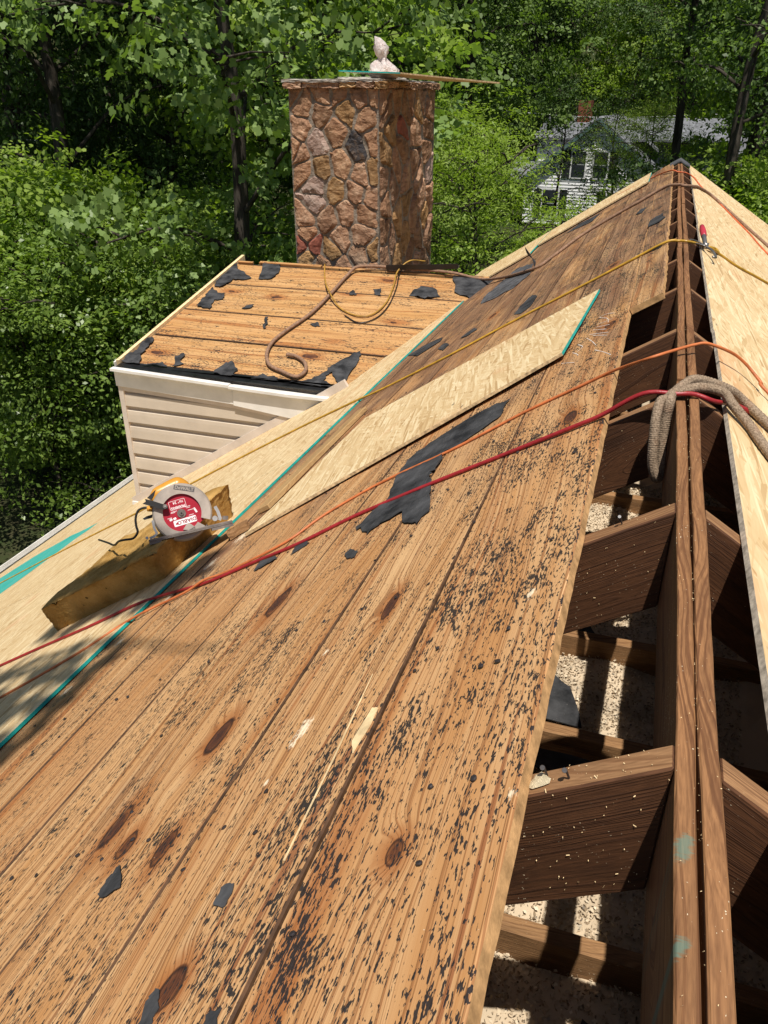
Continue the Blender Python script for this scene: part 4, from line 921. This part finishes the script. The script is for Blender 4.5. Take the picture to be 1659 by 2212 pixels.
    def text(name, s, cx, cy, size, ang, z, mat, par, bold=.0, sx=1.):
        cu = bpy.data.curves.new(name, 'FONT'); cu.body = s; cu.size = size; cu.align_x = 'CENTER'; cu.align_y = 'CENTER'; cu.offset = bold; cu.fill_mode = 'FRONT'; cu.resolution_u = 3
        to = bpy.data.objects.new('tmp', cu); COL.objects.link(to); dg = bpy.context.evaluated_depsgraph_get()
        me = bpy.data.meshes.new_from_object(to.evaluated_get(dg)); bpy.data.objects.remove(to)
        me.materials.clear(); me.materials.append(mat); me.name = name
        o = bpy.data.objects.new(name, me); COL.objects.link(o); place(o, par, mw @ Matrix.Translation((cx, cy, z)) @ Matrix.Rotation(ang, 4, 'Z') @ Matrix.Diagonal((sx, 1, 1, 1))); return o
    aL = R(180+17)-a
    x, y = im(825, 842); rot_box('label_plate', x, y, .092, .025, aL, .0012, .0016, wht, bl, .004); text('blade_lettering', 'DIABLO', x+.006, y+.0005, .0205, aL, .0019, rink, bl, .0004, 1.1)
    x2, y2 = im(700, 885); rot_box('label_emblem', x2, y2, .012, .007, aL+.3, .0018, .0021, redb, bl, .003)
    x, y = im(700, 570); rot_box('label_frame', x, y, .066, .036, aL, .0012, .0014, wht, bl, .005); rot_box('label_frame_inner', x, y, .063, .033, aL, .0014, .0016, redb, bl, .004)
    x, y = im(712, 612); text('blade_lettering', 'FRAMING', x, y, .0135, aL, .0018, wht, bl, .0004)
    x, y = im(745, 520); text('blade_lettering', '7¼"', x, y, .0125, aL, .0018, wht, bl, .0004); x, y = im(655, 548); text('blade_lettering', '24', x, y, .0145, aL, .0018, wht, bl, .0004)
    for (zx, zy, w_, h_) in ((645, 690, .024, .0022), (630, 712, .018, .002), (860, 600, .022, .002), (870, 620, .016, .002), (920, 650, .03, .002), (920, 735, .020, .002), (580, 800, .018, .002)):
        x, y = im(zx, zy); rot_box('fine_print', x, y, w_, h_, aL, .0012, .0015, wht, bl, .0005)
    x, y = im(985, 660); rot_box('label_pictogram', x, y, .008, .022, aL+.3, .0012, .0015, wht, bl, .002)
    for zx, zy in ((600, 825), (660, 805)):
        x, y = im(zx, zy); rot_box('label_pictogram', x, y, .012, .009, aL+.2, .0012, .0015, wht, bl, .002)
    x, y = im(805, 310); rot_box('maker_plate', x, y, .082, .019, -a-R(7.5), .0131, .0136, ink, root, .002); text('maker_lettering', 'DeWALT', x, y-.0005, .0185, -a-R(7.5), .0139, grey, root, .0005)
    # lower guard lug
    pts = [im(790, 985), im(850, 885), im(880, 872), im(915, 890), im(985, 940), im(985, 990)]
    mk('guard_lug', [(x, y, z) for z in (.002, .009) for x, y in pts], [tuple(range(6))[::-1], tuple(range(6, 12))]+[(k, (k+1) % 6, 6+(k+1) % 6, 6+k) for k in range(6)], grey, root, mw)
    # guard lever
    pts = [im(200, 485), im(330, 520), im(450, 560), im(550, 590), im(560, 640), im(470, 660), im(360, 620), im(160, 565), im(210, 530)]
    n = len(pts); o = mk('guard_lever', [(x, y, z) for z in (.012, .03) for x, y in pts], [tuple(range(n))[::-1], tuple(range(n, 2*n))]+[(k, (k+1) % n, n+(k+1) % n, n+k) for k in range(n)], blk, root, mw)
    x, y = im(510, 605); disc('lever_screw', .009, .03, .034, dgrey, 14, x, y); disc('lever_screw_head', .004, .034, .0365, silver, 6, x, y)
    pts = [im(360, 335), im(345, 350), im(225, 470), im(300, 500), im(335, 430)]
    n = len(pts); mk('guard_mouth', [(x, y, z) for z in (-.01, .0135) for x, y in pts], [tuple(range(n))[::-1], tuple(range(n, 2*n))]+[(k, (k+1) % n, n+(k+1) % n, n+k) for k in range(n)], blk, root, mw)
    # shoe
    sh = boxes('shoe', [(-.148, .188, -.0865, -.0815, -.115, .035), (-.148, .188, -.0815, -.073, .031, .035)], dgrey, root, mw); bevel(sh, .0012)
    for b_ in ((-.148, -.10, -.094, -.0866, -.02, .034), (.10, .188, -.098, -.0866, -.05, .033)): boxes('shoe_stiffener', [b_], dgrey, root, mw)
    # brackets and knobs
    def strap(name, pts, z, w_, mat, th=.004):
        P = [Vector((x, y, z)) for x, y in pts]; v, f = [], []
        for i, p in enumerate(P):
            t = (P[min(i+1, len(P)-1)]-P[max(i-1, 0)]).normalized(); s = Vector((-t.y, t.x, 0))*w_/2
            v += [p+s, p-s, p-s+Vector((0, 0, th)), p+s+Vector((0, 0, th))]
        for i in range(len(P)-1):
            for q in range(4): f.append((i*4+q, i*4+(q+1) % 4, (i+1)*4+(q+1) % 4, (i+1)*4+q))
        f += [(0, 1, 2, 3), tuple(range(len(v)-4, len(v)))]; return mk(name, v, f, mat, root, mw)
    strap('front_bracket', [im(315, 830), im(340, 960), im(380, 1040), im(340, 1090), im(270, 1120)], .004, .010, silver)
    strap('rear_bracket', [im(1300, 600), im(1350, 690), im(1385, 800), im(1370, 830)], -.01, .013, silver)
    x, y = im(1300, 800); disc('bevel_knob', .011, -.012, .006, silver, 16, x, y)
    strap('rear_hinge', [im(1420, 790), im(1510, 790)], .0, .016, dgrey, .02)
    x, y = im(230, 1110); disc('front_screw', .006, .034, .038, silver, 10, x, y)
    pts = [im(150, 805), im(210, 765), im(300, 735), im(300, 790), im(180, 825)]
    n = len(pts); mk('depth_lever', [(x, y, z) for z in (-.05, -.03) for x, y in pts], [tuple(range(n))[::-1], tuple(range(n, 2*n))]+[(k, (k+1) % n, n+(k+1) % n, n+k) for k in range(n)], blk, root, mw)
    # motor, handle behind the guard
    def ltube(name, pts, rad, mat, n=6, seg=14, par=root):
        path = smooth_path(pts, n); r_ = np.interp(np.linspace(0, len(pts)-1, len(path)), range(len(pts)), rad).tolist() if isinstance(rad, (list, tuple)) else rad
        v, f = tube_vf(path, r_, seg); return mk(name, v, f, mat, par, mw, smooth=True)
    ltube('motor_housing', [(.02, .0, -.046), (.02, .0, -.06), (.02, .0, -.15), (.02, .0, -.175), (.02, 0, -.18)], [.05, .062, .062, .052, .03], yel)
    q = [im(240, 470), im(330, 340), im(480, 240), im(620, 165), im(690, 145), im(770, 190), im(840, 240)]
    ltube('handle', [(q[0][0]+.01, q[0][1]-.012, -.06), (q[1][0]+.008, q[1][1]-.016, -.065), (q[2][0]+.006, q[2][1]-.022, -.07), (q[3][0]+.004, q[3][1]-.024, -.075), (q[4][0], q[4][1]-.024, -.075), (q[5][0], q[5][1]-.024, -.075), (q[6][0], q[6][1]-.04, -.07)], [.014, .026, .03, .032, .032, .03, .024], yel)
    ltube('housing_neck', [(-.05, .03, -.08), (-.02, .06, -.08), (.0, .09, -.08)], [.05, .05, .04], yel)
    p0, p1 = im(300, 640), im(225, 640); ltube('cord_boot', [(p0[0], p0[1], -.04), (p1[0], p1[1], -.045)], [.013, .011], yel, 3)
    Z3 = lambda x, y: (54.9+.3307*x, 987.5+.3307*y)
    def cp(x, y, d):
        px, py = Z3(x, y); v = ray(px, py); return CAM+v*(d/FPX)
    crd = [cp(808, 330, 3.20), cp(770, 332, 3.2), cp(735, 352, 3.2), cp(720, 400, 3.2), cp(724, 450, 3.2), cp(733, 490, 3.2), cp(705, 530, 3.21), cp(650, 540, 3.22), cp(610, 550, 3.27), cp(580, 575, 3.4), cp(540, 560, 3.6), cp(480, 540, 3.9)]
    o = tube('power_cord', crd, .0047, blk, root, 10, 6)
    # keep parts parented with their world place
saw()

# ------------------------------------------------------------------ neighbour's house
def neighbour():
    D = 56.; c = ground_dir(1300, D, GZ); v = ray(1300, 205); fwd = Vector((v.x, v.y, 0)).normalized(); rgt = Vector((fwd.y, -fwd.x, 0))
    ang = R(12); f2 = fwd*math.cos(ang)+rgt*math.sin(ang); r2 = Vector((f2.y, -f2.x, 0))
    mw = Matrix(((r2.x, f2.x, 0, c.x), (r2.y, f2.y, 0, c.y), (0, 0, 1, c.z), (0, 0, 0, 1)))
    root = tag(empty('white_house', c), 'white clapboard house with dark shutters half hidden behind the trees', 'house')
    white = plain('white_clapboard', (.80, .80, .80), .5, .4, var=.05, ns=2); roof = plain('grey_shingle', (.16, .165, .18), .85, .2, var=.3, ns=3); trim = plain('green_trim', (.10, .16, .15), .6, .3); glass = plain('window_glass', (.03, .035, .04), .1, .6); shut = plain('black_shutter', (.02, .022, .025), .5, .4); brick = plain('neighbour_brick', (.25, .08, .05), .9, .2, var=.3, ns=6); wt = plain('white_sash', (.75, .75, .74), .5, .4)
    def clap(name, x0, x1, z0, zt, y, step=.19):
        v, f = [], []; z = z0
        while z < max(zt(x0), zt(x1), zt((x0+x1)/2))-.02:
            a, b = x0, x1; zu = z+step
            # clip to the gable outline
            xs = np.linspace(x0, x1, 61); ok = [x for x in xs if zt(x) > z+step*.5]
            if len(ok) > 1:
                a, b = ok[0], ok[-1]; k = len(v)
                v += [(a, y-.045, z), (b, y-.045, z), (b, y-.01, zu), (a, y-.01, zu), (a, y, z), (b, y, z)]; f += [(k, k+1, k+2, k+3), (k+4, k+5, k+1, k)]
            z = zu
        return mk(name, v, f, white, root, mw)
    # gable bay
    pk = 6.35; gx0, gx1, px_ = -4.6, 4.2, .1
    zt = lambda x: pk-.78*abs(x-px_) if x > -3.0 else pk-.78*abs(x-px_)
    clap('gable_wall', -4.4, 3.6, 0., zt, 0.)
    mk('backing_wall', [(-4.4, .02, 0), (3.6, .02, 0), (3.6, .02, 3.4), (px_, .02, pk-.1), (-4.4, .02, 2.7)], [(0, 1, 2, 3, 4)], white, root, mw)
    for sx, xe in ((-1, -4.9), (1, 4.1)):
        ze = pk-.78*abs(xe-px_)
        v = [(px_, -.35, pk+.12), (xe, -.35, ze+.12), (xe, 7, ze+.12), (px_, 7, pk+.12), (px_, -.35, pk-.03), (xe, -.35, ze-.03), (xe, 7, ze-.03), (px_, 7, pk-.03)]
        mk('gable_roof', v, BOXF, roof, root, mw)
        v = [(px_, -.40, pk-.0), (xe, -.40, ze-.0), (xe, -.40, ze-.26), (px_, -.40, pk-.26)]; v += [(a, b+.05, d) for a, b, d in v]
        mk('rake_board', v, [(0, 1, 2, 3), (7, 6, 5, 4), (0, 4, 5, 1), (1, 5, 6, 2), (2, 6, 7, 3), (3, 7, 4, 0)], trim, root, mw)
    # main block behind
    clap('side_wall', -4.2, -1.2, 2.2, lambda x: 5.3, 1.6)
    v = [(-4.5, 1.2, 5.15), (8.4, 1.2, 5.15), (8.4, 5., 6.3), (-4.5, 5., 6.3)]; mk('main_roof', v+[(a, b, d-.12) for a, b, d in v], BOXF[:0]+[(0, 1, 2, 3), (7, 6, 5, 4), (0, 4, 5, 1), (1, 5, 6, 2), (2, 6, 7, 3), (3, 7, 4, 0)], roof, root, mw)
    clap('wing_wall', 3.7, 8.2, 0., lambda x: 2.8, 1.5)
    v = [(3.5, .9, 2.7), (8.6, .9, 2.7), (8.6, 3.2, 5.3), (3.5, 3.2, 5.3)]; mk('wing_roof', v+[(a, b, d-.1) for a, b, d in v], [(0, 1, 2, 3), (7, 6, 5, 4), (0, 4, 5, 1), (1, 5, 6, 2), (2, 6, 7, 3), (3, 7, 4, 0)], roof, root, mw)
    v = [(-6.7, -.3, 2.4), (-4.0, -.3, 2.4), (-4.0, 2.0, 3.9), (-6.4, 2.0, 3.9)]; mk('porch_roof', v+[(a, b, d-.1) for a, b, d in v], [(0, 1, 2, 3), (7, 6, 5, 4), (0, 4, 5, 1), (1, 5, 6, 2), (2, 6, 7, 3), (3, 7, 4, 0)], roof, root, mw)
    boxes('chimney_stack', [(-2.3, -1.5, 4., 4.8, 5., 7.3)], brick, root, mw)
    def window(x, z, w_, h_, sh=(1, 1)):
        wd = boxes('window', [(x-w_/2-.1, x+w_/2+.1, -.10, -.05, z-.1, z+h_+.1)], wt, root, mw)
        boxes('pane', [(x-w_/2, x+w_/2, -.115, -.101, z, z+h_/2-.03), (x-w_/2, x+w_/2, -.115, -.101, z+h_/2+.03, z+h_)], glass, wd, mw)
        for s_, on in ((-1, sh[0]), (1, sh[1])):
            if on: boxes('shutter', [(x+s_*(w_/2+.36)-.24, x+s_*(w_/2+.36)+.24, -.11, -.05, z-.05, z+h_+.05)], shut, root, mw)
    window(-.95, 2.95, .85, 1.5, (1, 0)); window(.45, 2.95, .85, 1.5, (0, 1)); window(-2.6, .5, 1., 1.6); window(1.6, .5, 1., 1.6)
    # second house further up the hill, only a roof showing
    c2 = ground_dir(1290, 108, 0); c2.z = -1.2
    r_ = tag(empty('hill_house', c2), 'grey roofed house far up the hill among the trees', 'house')
    m2 = Matrix.Translation(c2) @ mw.to_3x3().to_4x4()
    boxes('wall', [(-5, 5, 0, 6, -3, 3.2)], brick, r_, m2)
    mk('roof', [(-5.5, -.6, 3.1), (5.5, -.6, 3.1), (5.5, 3, 5.6), (-5.5, 3, 5.6), (5.5, 6.6, 3.1), (-5.5, 6.6, 3.1)], [(0, 1, 2, 3), (3, 2, 4, 5)], roof, r_, m2)
    for x in (-3, 0, 3): boxes('window', [(x-.5, x+.5, -.05, .02, .6, 2.2)], wt, r_, m2)
neighbour()
# overhead wire
wm = plain('wire', (.6, .6, .6), .4, .5, .3)
a = ground_dir(1040, 60, 0); b = ground_dir(1600, 52, 0); a.z = -.2; b.z = -.3
o = tube('overhead_wire', [a, (a+b)/2+Vector((0, 0, -.35)), b], .03, wm, None, 6, 6); tag(o, 'pale overhead wire strung in front of the white house', 'wire')
a = ground_dir(-150, 40, 0); b = ground_dir(260, 44, 0); a.z = -.6; b.z = -1.2
o = tube('overhead_wire', [a, (a+b)/2+Vector((0, 0, -.3)), b], .02, wm, None, 6, 6); tag(o, 'thin overhead wire among the dark trees at upper left', 'wire')

# ------------------------------------------------------------------ trees
def leaf_mat(name, c0, c1, c2, tr=.35, rough=.38):
    g = G(name); isl = g.n('NewGeometry', out=8); o = g.obj(); big = g.noise(o, .5, 2)
    f = g.add(g.mul(isl, .7), g.mul(g.rng(big, .3, .7), .3)); col = g.ramp(f, [(.0, c0), (.5, c1), (1., c2)])
    b = g.n('BsdfPrincipled', {'Base Color': col, 'Roughness': rough, 'Specular IOR Level': .3})
    t = g.n('BsdfTranslucent', (g.mix(1., col, (1.5, 1.7, .55), 'MULTIPLY'),)); s = g.n('MixShader', (tr, b, t)); g.t.links.new(s, g.out.inputs[0]); return g.m
LM = {'tulip': leaf_mat('tulip_leaf', (.11, .17, .04), (.175, .26, .07), (.25, .345, .11), .32, .45), 'mid': leaf_mat('mid_leaf', (.075, .125, .028), (.125, .195, .046), (.19, .275, .07), .38, .5),
      'dark': leaf_mat('dark_leaf', (.036, .066, .018), (.062, .11, .028), (.105, .17, .045), .3, .5), 'bright': leaf_mat('bright_leaf', (.14, .205, .03), (.22, .31, .05), (.30, .39, .075), .42, .5),
      'gloss': leaf_mat('glossy_leaf', (.07, .12, .022), (.125, .195, .036), (.22, .305, .065), .32, .36)}
g = G('bark'); o_ = g.obj(); nb = g.noise(g.scale(o_, (9., 9., 1.6)), 1., 5, .65); M['bark'] = g.bsdf(g.mix(g.rng(nb, .35, .7), (.022, .017, .013), (.095, .08, .065)), .9, .15, g.bump(nb, 1., .05))
SH = {'oval': [(0, 0, 0), (.5, .30, .10), (1, 0, -.05), (.5, -.30, .10)],
      'broad': [(0, 0, 0), (.25, .36, .08), (.7, .34, .04), (1.05, 0, -.12), (.7, -.34, .04), (.25, -.36, .08)],
      'tulip': [(0, 0, 0), (.12, .38, .05), (.42, .30, .05), (.62, .48, 0), (.88, .34, -.04), (.80, 0, .02), (.88, -.34, -.04), (.62, -.48, 0), (.42, -.30, .05), (.12, -.38, .05)],
      'long': [(0, 0, 0), (.35, .16, .05), (1, 0, -.12), (.35, -.16, .05)]}
def leaf_mesh(name, C, size, shape, mat, droop=.25, out_c=None, upb=1.0, bias=None):
    """one polygon per leaf at the centres C (n,3)"""
    n = len(C); S = np.array(SH[shape]); m = len(S); sz = size*rng.uniform(.6, 1.25, n)
    nrm = rng.normal(0, .5, (n, 3)); nrm[:, 2] += upb*.8
    if bias is not None: nrm += bias
    if out_c is not None:
        d = C-out_c; d /= (np.linalg.norm(d, axis=1, keepdims=True)+1e-6); nrm += d*.5
    nrm /= np.linalg.norm(nrm, axis=1, keepdims=True)
    t = rng.normal(0, 1, (n, 3)); t[:, 2] -= droop*2; t -= nrm*np.sum(t*nrm, 1, keepdims=True); t /= np.linalg.norm(t, axis=1, keepdims=True); b = np.cross(nrm, t)
    V = C[:, None, :]+sz[:, None, None]*(S[None, :, 0, None]*t[:, None, :]+S[None, :, 1, None]*b[:, None, :]+S[None, :, 2, None]*nrm[:, None, :])
    me = bpy.data.meshes.new(name); me.vertices.add(n*m); me.vertices.foreach_set('co', V.astype(np.float32).ravel()); me.loops.add(n*m); me.loops.foreach_set('vertex_index', np.arange(n*m, dtype=np.int32))
    me.polygons.add(n); me.polygons.foreach_set('loop_start', np.arange(0, n*m, m, dtype=np.int32)); me.polygons.foreach_set('loop_total', np.full(n, m, np.int32)); me.materials.append(mat); me.update(calc_edges=True); return me
def tree_data(H, R_, base, nl, leaf, shape, mat, trunk_r, nlimb=26, clump=.8, flat=.45, seed=1, lean=0., spread=(.5, .5)):
    """local tree: trunk mesh (with limbs) and crown mesh. base = height where the crown starts"""
    rs = np.random.default_rng(seed); rd = random.Random(seed)
    tp = [Vector((lean*(z/H)**2*H+.12*math.sin(z*.7+seed), .12*math.cos(z*.9+seed*2), z)) for z in np.linspace(-.4, H*.92, 9)]
    v, f = [], []
    def addt(path, r, seg):
        a, b = tube_vf(path, r, seg, cap=False); k = len(v); v.extend(a); f.extend([tuple(i+k for i in q) for q in b])
    path = smooth_path(tp, 3); addt(path, list(np.linspace(trunk_r, trunk_r*.18, len(path))), 9)
    cl = []
    for i in range(nlimb):
        t = (i+.5)/nlimb; z = base*.8+(H*.92-base*.8)*t; p0 = path[min(len(path)-1, int(len(path)*max(0, (z+.4)/(H*.92+.4))))]
        an = i*2.4+rd.uniform(-.5, .5); prof = math.sin(math.pi*min(1, max(.08, (t*.86+.12))))**.7; L_ = R_*prof*rd.uniform(.7, 1.1); el = rd.uniform(.05, .55)+t*.3
        d = Vector((math.cos(an)*math.cos(el), math.sin(an)*math.cos(el), math.sin(el))); mid = p0+d*L_*.5+Vector((0, 0, .08*L_)); end = p0+d*L_+Vector((0, 0, -.10*L_))
        lp = smooth_path([p0, mid, end], 4); addt(lp, list(np.linspace(trunk_r*.30*(1-.5*t), .012, len(lp))), 5)
        for q in (.42, .62, .8, .95, 1.05):
            c = p0.lerp(end, q)+Vector((0, 0, .1*L_*math.sin(math.pi*min(q, 1)))); cl.append((c, clump*(.6+.6*q)))
            sd_ = d.cross(Vector((0, 0, 1))).normalized()*rd.choice((-1, 1))*L_*rd.uniform(.18, .42)*spread[0]*2; e2 = c+sd_+d*L_*.12+Vector((0, 0, rd.uniform(-.3, .3)))
            addt([c, c.lerp(e2, .5)+Vector((0, 0, .06)), e2], [.03*trunk_r/.2, .02, .008], 4); cl.append((e2, clump*rd.uniform(.5, 1.)))
    w_ = np.array([c[1]**2 for c in cl]); w_ /= w_.sum(); idx = rs.choice(len(cl), nl, p=w_); ctr = np.array([c[0] for c in cl])[idx]; sg = np.array([c[1] for c in cl])[idx]
    # several sprays per clump make visible light and dark bunches
    NS = 4; sub = rs.normal(0, 1, (len(cl)*NS, 3))*np.array([.75, .75, .55]); k = idx*NS+rs.integers(0, NS, nl); bia = rs.normal(0, .6, (len(cl)*NS, 3))[k]
    C = ctr+sub[k]*sg[:, None]*1.05+rs.normal(0, 1, (nl, 3))*sg[:, None]*np.array([.25, .25, .25*flat])
    tm = bpy.data.meshes.new('trunk'); tm.from_pydata([tuple(p) for p in v], [], f); tm.materials.append(M['bark']); tm.polygons.foreach_set('use_smooth', [True]*len(tm.polygons))
    return tm, leaf_mesh('crown', C, leaf, shape, LM[mat], out_c=np.array([0, 0, base+(H-base)*.45]), bias=bia)
def put_tree(name, data, loc, rz, sc, label, cat='tree', group=None, tname='trunk', cname='crown'):
    r = tag(empty(name, loc), label, cat, group); r.rotation_euler = (0, 0, rz); r.scale = (sc, sc, sc)
    for nm, me in ((tname, data[0]), (cname, data[1])):
        o = bpy.data.objects.new(nm, me); COL.objects.link(o); o.parent = r
    return r
def gz(p):
    d = math.hypot(p.x, p.y); z = GZ
    if p.y > 0: t = max(0, d-62)/110.; z += 46*t*t*(3-2*t) if t < 1 else 46
    return z
TT = tree_data(17, 4.4, 3.2, 19000, .14, 'tulip', 'tulip', .22, 22, .85, .5, 3)
TA = tree_data(18, 5.0, 2.0, 27000, .19, 'broad', 'mid', .24, 25, 1.0, .5, 5)
TB = tree_data(20, 5.5, 4.0, 30000, .19, 'oval', 'dark', .28, 27, 1.1, .5, 8)
TC = tree_data(7.5, 2.8, .8, 26000, .10, 'long', 'bright', .09, 30, .6, .4, 11)
TD = tree_data(15, 4.2, 1.0, 26000, .18, 'broad', 'bright', .18, 24, .9, .5, 14)
BU = tree_data(5.6, 3.0, .2, 20000, .11, 'oval', 'gloss', .07, 15, .75, .6, 21)
BV = tree_data(5.2, 2.6, .2, 21000, .115, 'broad', 'bright', .07, 14, .7, .6, 25)
TE = tree_data(19, 3.4, 8.5, 9000, .13, 'oval', 'mid', .21, 16, .8, .5, 31, lean=.03)
def T(name, data, px, d, rz, sc, label, group=None, dz=0., **k):
    p = ground_dir(px, d); p.z = gz(p)-.1+dz; return put_tree(name, data, p, rz, sc, label, group=group, **k)
T('tulip_tree', TT, 492, 16.5, .4, 1., 'tulip tree with big pale lobed leaves left of the chimney')
TS = tree_data(6.6, 1.5, 1.6, 2600, .13, 'tulip', 'tulip', .05, 11, .5, .5, 51)
T('tulip_sapling', TS, 345, 15.2, .6, .72, 'young tulip tree with big lobed leaves just beyond the dormer corner')
T('broadleaf_tree', TB, 110, 26, 1., 1.0, 'tall dark trunked tree at the upper left behind the wires')
T('young_tree', TC, 1035, 16.5, 0., .95, 'slender bright green tree with narrow leaves right of the chimney')
T('young_tree', TC, 965, 19., 2.1, 1.0, 'slender green tree half hidden behind the right side of the chimney')
T('broadleaf_tree', TE, 1610, 24, .3, 1., 'thin bare trunked tree at the right edge beyond the ridge')
T('broadleaf_tree', TE, 1475, 38, 2., 1.15, 'tall thin trunked tree behind the ridge peak')
T('broadleaf_tree', TE, 1010, 36, 4., 1.2, 'tree with a leaning pale trunk above the chimney board')
for k, (px, d, sc, lab) in enumerate(((-60, 16.5, .95, 'dense glossy shrub at the left edge of the picture'), (115, 17.5, 1.0, 'dense glossy shrub second from the left edge'), (285, 17., .92, 'dense dark shrub just left of the dormer corner'), (420, 19.5, .98, 'dark shrub behind the upper corner of the dormer roof'))):
    T('shrub', BU, px, d, k*1.7, sc, lab, 'shrubs below the left eave', cat='shrub')
for k, (px, d, sc, lab) in enumerate(((150, 20.5, 1.05, 'sunlit vine covered shrub behind the glossy ones at the left'), (20, 21., 1.1, 'bright leafy shrub at the far left behind the glossy ones'), (190, 18.6, 1.04, 'sunlit bushy shrub left of the tulip tree trunk'), (60, 18.8, 1.12, 'sunlit bushy shrub above the glossy ones at the left edge'), (620, 15, .62, 'leafy shrub at the left foot of the chimney'), (1110, 14.5, .82, 'leafy bush below the white house beside the rake'), (965, 14, .74, 'leafy bush at the right foot of the chimney'), (1190, 30, .6, 'low bush in front of the white house wall'), (1440, 32, .6, 'bush behind the peak of the ridge'), (1600, 19, .85, 'bush beyond the right roof slope'), (1690, 24, 1.1, 'bush at the right edge beyond the roof'))):
    T('shrub', BV, px, d, k*2.3, sc, lab, 'leafy bushes round the house', cat='shrub')
for k, (data, px, d, sc, lab) in enumerate(((TD, 700, 27, 1.1, 'bright broad tree directly behind the chimney'), (TB, 350, 31, .95, 'dark broad tree behind the tulip tree'), (TA, 860, 36, 1.0, 'green tree behind the bag on the chimney'), (TB, 20, 31, 1., 'very dark tree in the top left corner'), (TB, 230, 38, 1.1, 'dark tall tree between the tulip tree and the wires'), (TB, 560, 40, 1.1, 'dark tall tree behind the top of the tulip tree'), (TA, 1010, 44, .9, 'green tree left of the white house'), (TB, 1090, 66, 1., 'dark tree left behind the white house'), (TD, 1640, 42, .85, 'bright tree right of the white house'), (TB, 1660, 34, 1., 'dark tree in the top right corner'),
        (TC, 1420, 42, 1.0, 'slender tree standing before the right roof of the white house'))):
    T('forest_tree', data, px, d, k*1.9, sc, lab, 'trees standing round the house')
TF = tree_data(9, 2.4, 2.0, 4200, .13, 'oval', 'dark', .10, 22, .5, .4, 41)
T('young_tree', TF, 1225, 46, .3, .95, 'thin dark sapling standing before the left half of the white house')
T('young_tree', TF, 1345, 44, 2.3, .9, 'thin dark sapling standing before the right half of the white house')
j = 0
for row, (d0, n_) in enumerate(((70, 15), (88, 14), (108, 13))):
    for k in range(n_):
        px = -330+(2350/(n_-1))*k+random.uniform(-50, 50); d = d0+random.uniform(-5, 5)
        if row == 0 and 1180 < px < 1450: d = 78
        p = ground_dir(px, d); p.z = gz(p)-.3
        put_tree('hill_tree', (TA, TB, TD, TB)[(k+row) % 4], p, random.uniform(0, 6), random.uniform(.95, 1.3), 'leafy tree of the wooded hillside at the back', group='wooded hillside trees'); j += 1

# unseen tree added behind the viewer, leaves placed to shade foam and near panels
def limb_tree():
    base = Vector((-9.5, -7., GZ-.2)); r = tag(empty('added_shade_tree', base), 'unseen tree added behind the viewer to shade the near roof', 'tree')
    v, f = [], []
    def addt(pts, ra, seg=8):
        path = smooth_path(pts, 5); a, b = tube_vf(path, list(np.interp(np.linspace(0, 1, len(path)), np.linspace(0, 1, len(ra)), ra)), seg, cap=False); k = len(v); v.extend(a); f.extend([tuple(i+k for i in q) for q in b])
    addt([base, Vector((-9.3, -6.8, -1)), Vector((-9., -6.4, 4)), Vector((-8.8, -6.2, 9))], [.3, .25, .2, .1]); addt([Vector((-9., -6.5, 3)), Vector((-6, -4, 5.4)), Vector((-3.2, -1.6, 6.2)), Vector((-1.3, -.6, 6.)), Vector((-.2, -.9, 6.1))], [.13, .09, .05, .02, .008], 6)
    mk('trunk', v, f, M['bark'], r, smooth=True)
    C = []
    for (tg, t, sg, n) in ((Vector((-2.35, 1.60, -1.5)), 7.4, (.46, .20, .15), 430), (Vector((-2.0, 2.2, -1.1)), 7.1, (.26, .06, .10), 230), (Vector((-2.9, 1.3, -1.85)), 7.7, (.34, .22, .15), 240)):
        p = tg+SUN*(t/SUN.z); C.append(np.array(p)+np.clip(rng.normal(0, 1, (n, 3)), -1.4, 1.4)*np.array(sg))
    for _ in range(14): C.append(np.array([random.uniform(-10.5, -5), random.uniform(-8.5, -5), random.uniform(4, 9.5)])+rng.normal(0, 1, (220, 3))*np.array([.6, .6, .4]))
    o = bpy.data.objects.new('crown', leaf_mesh('crown', np.concatenate(C), .12, 'broad', LM['mid'])); COL.objects.link(o); place(o, r)
limb_tree()
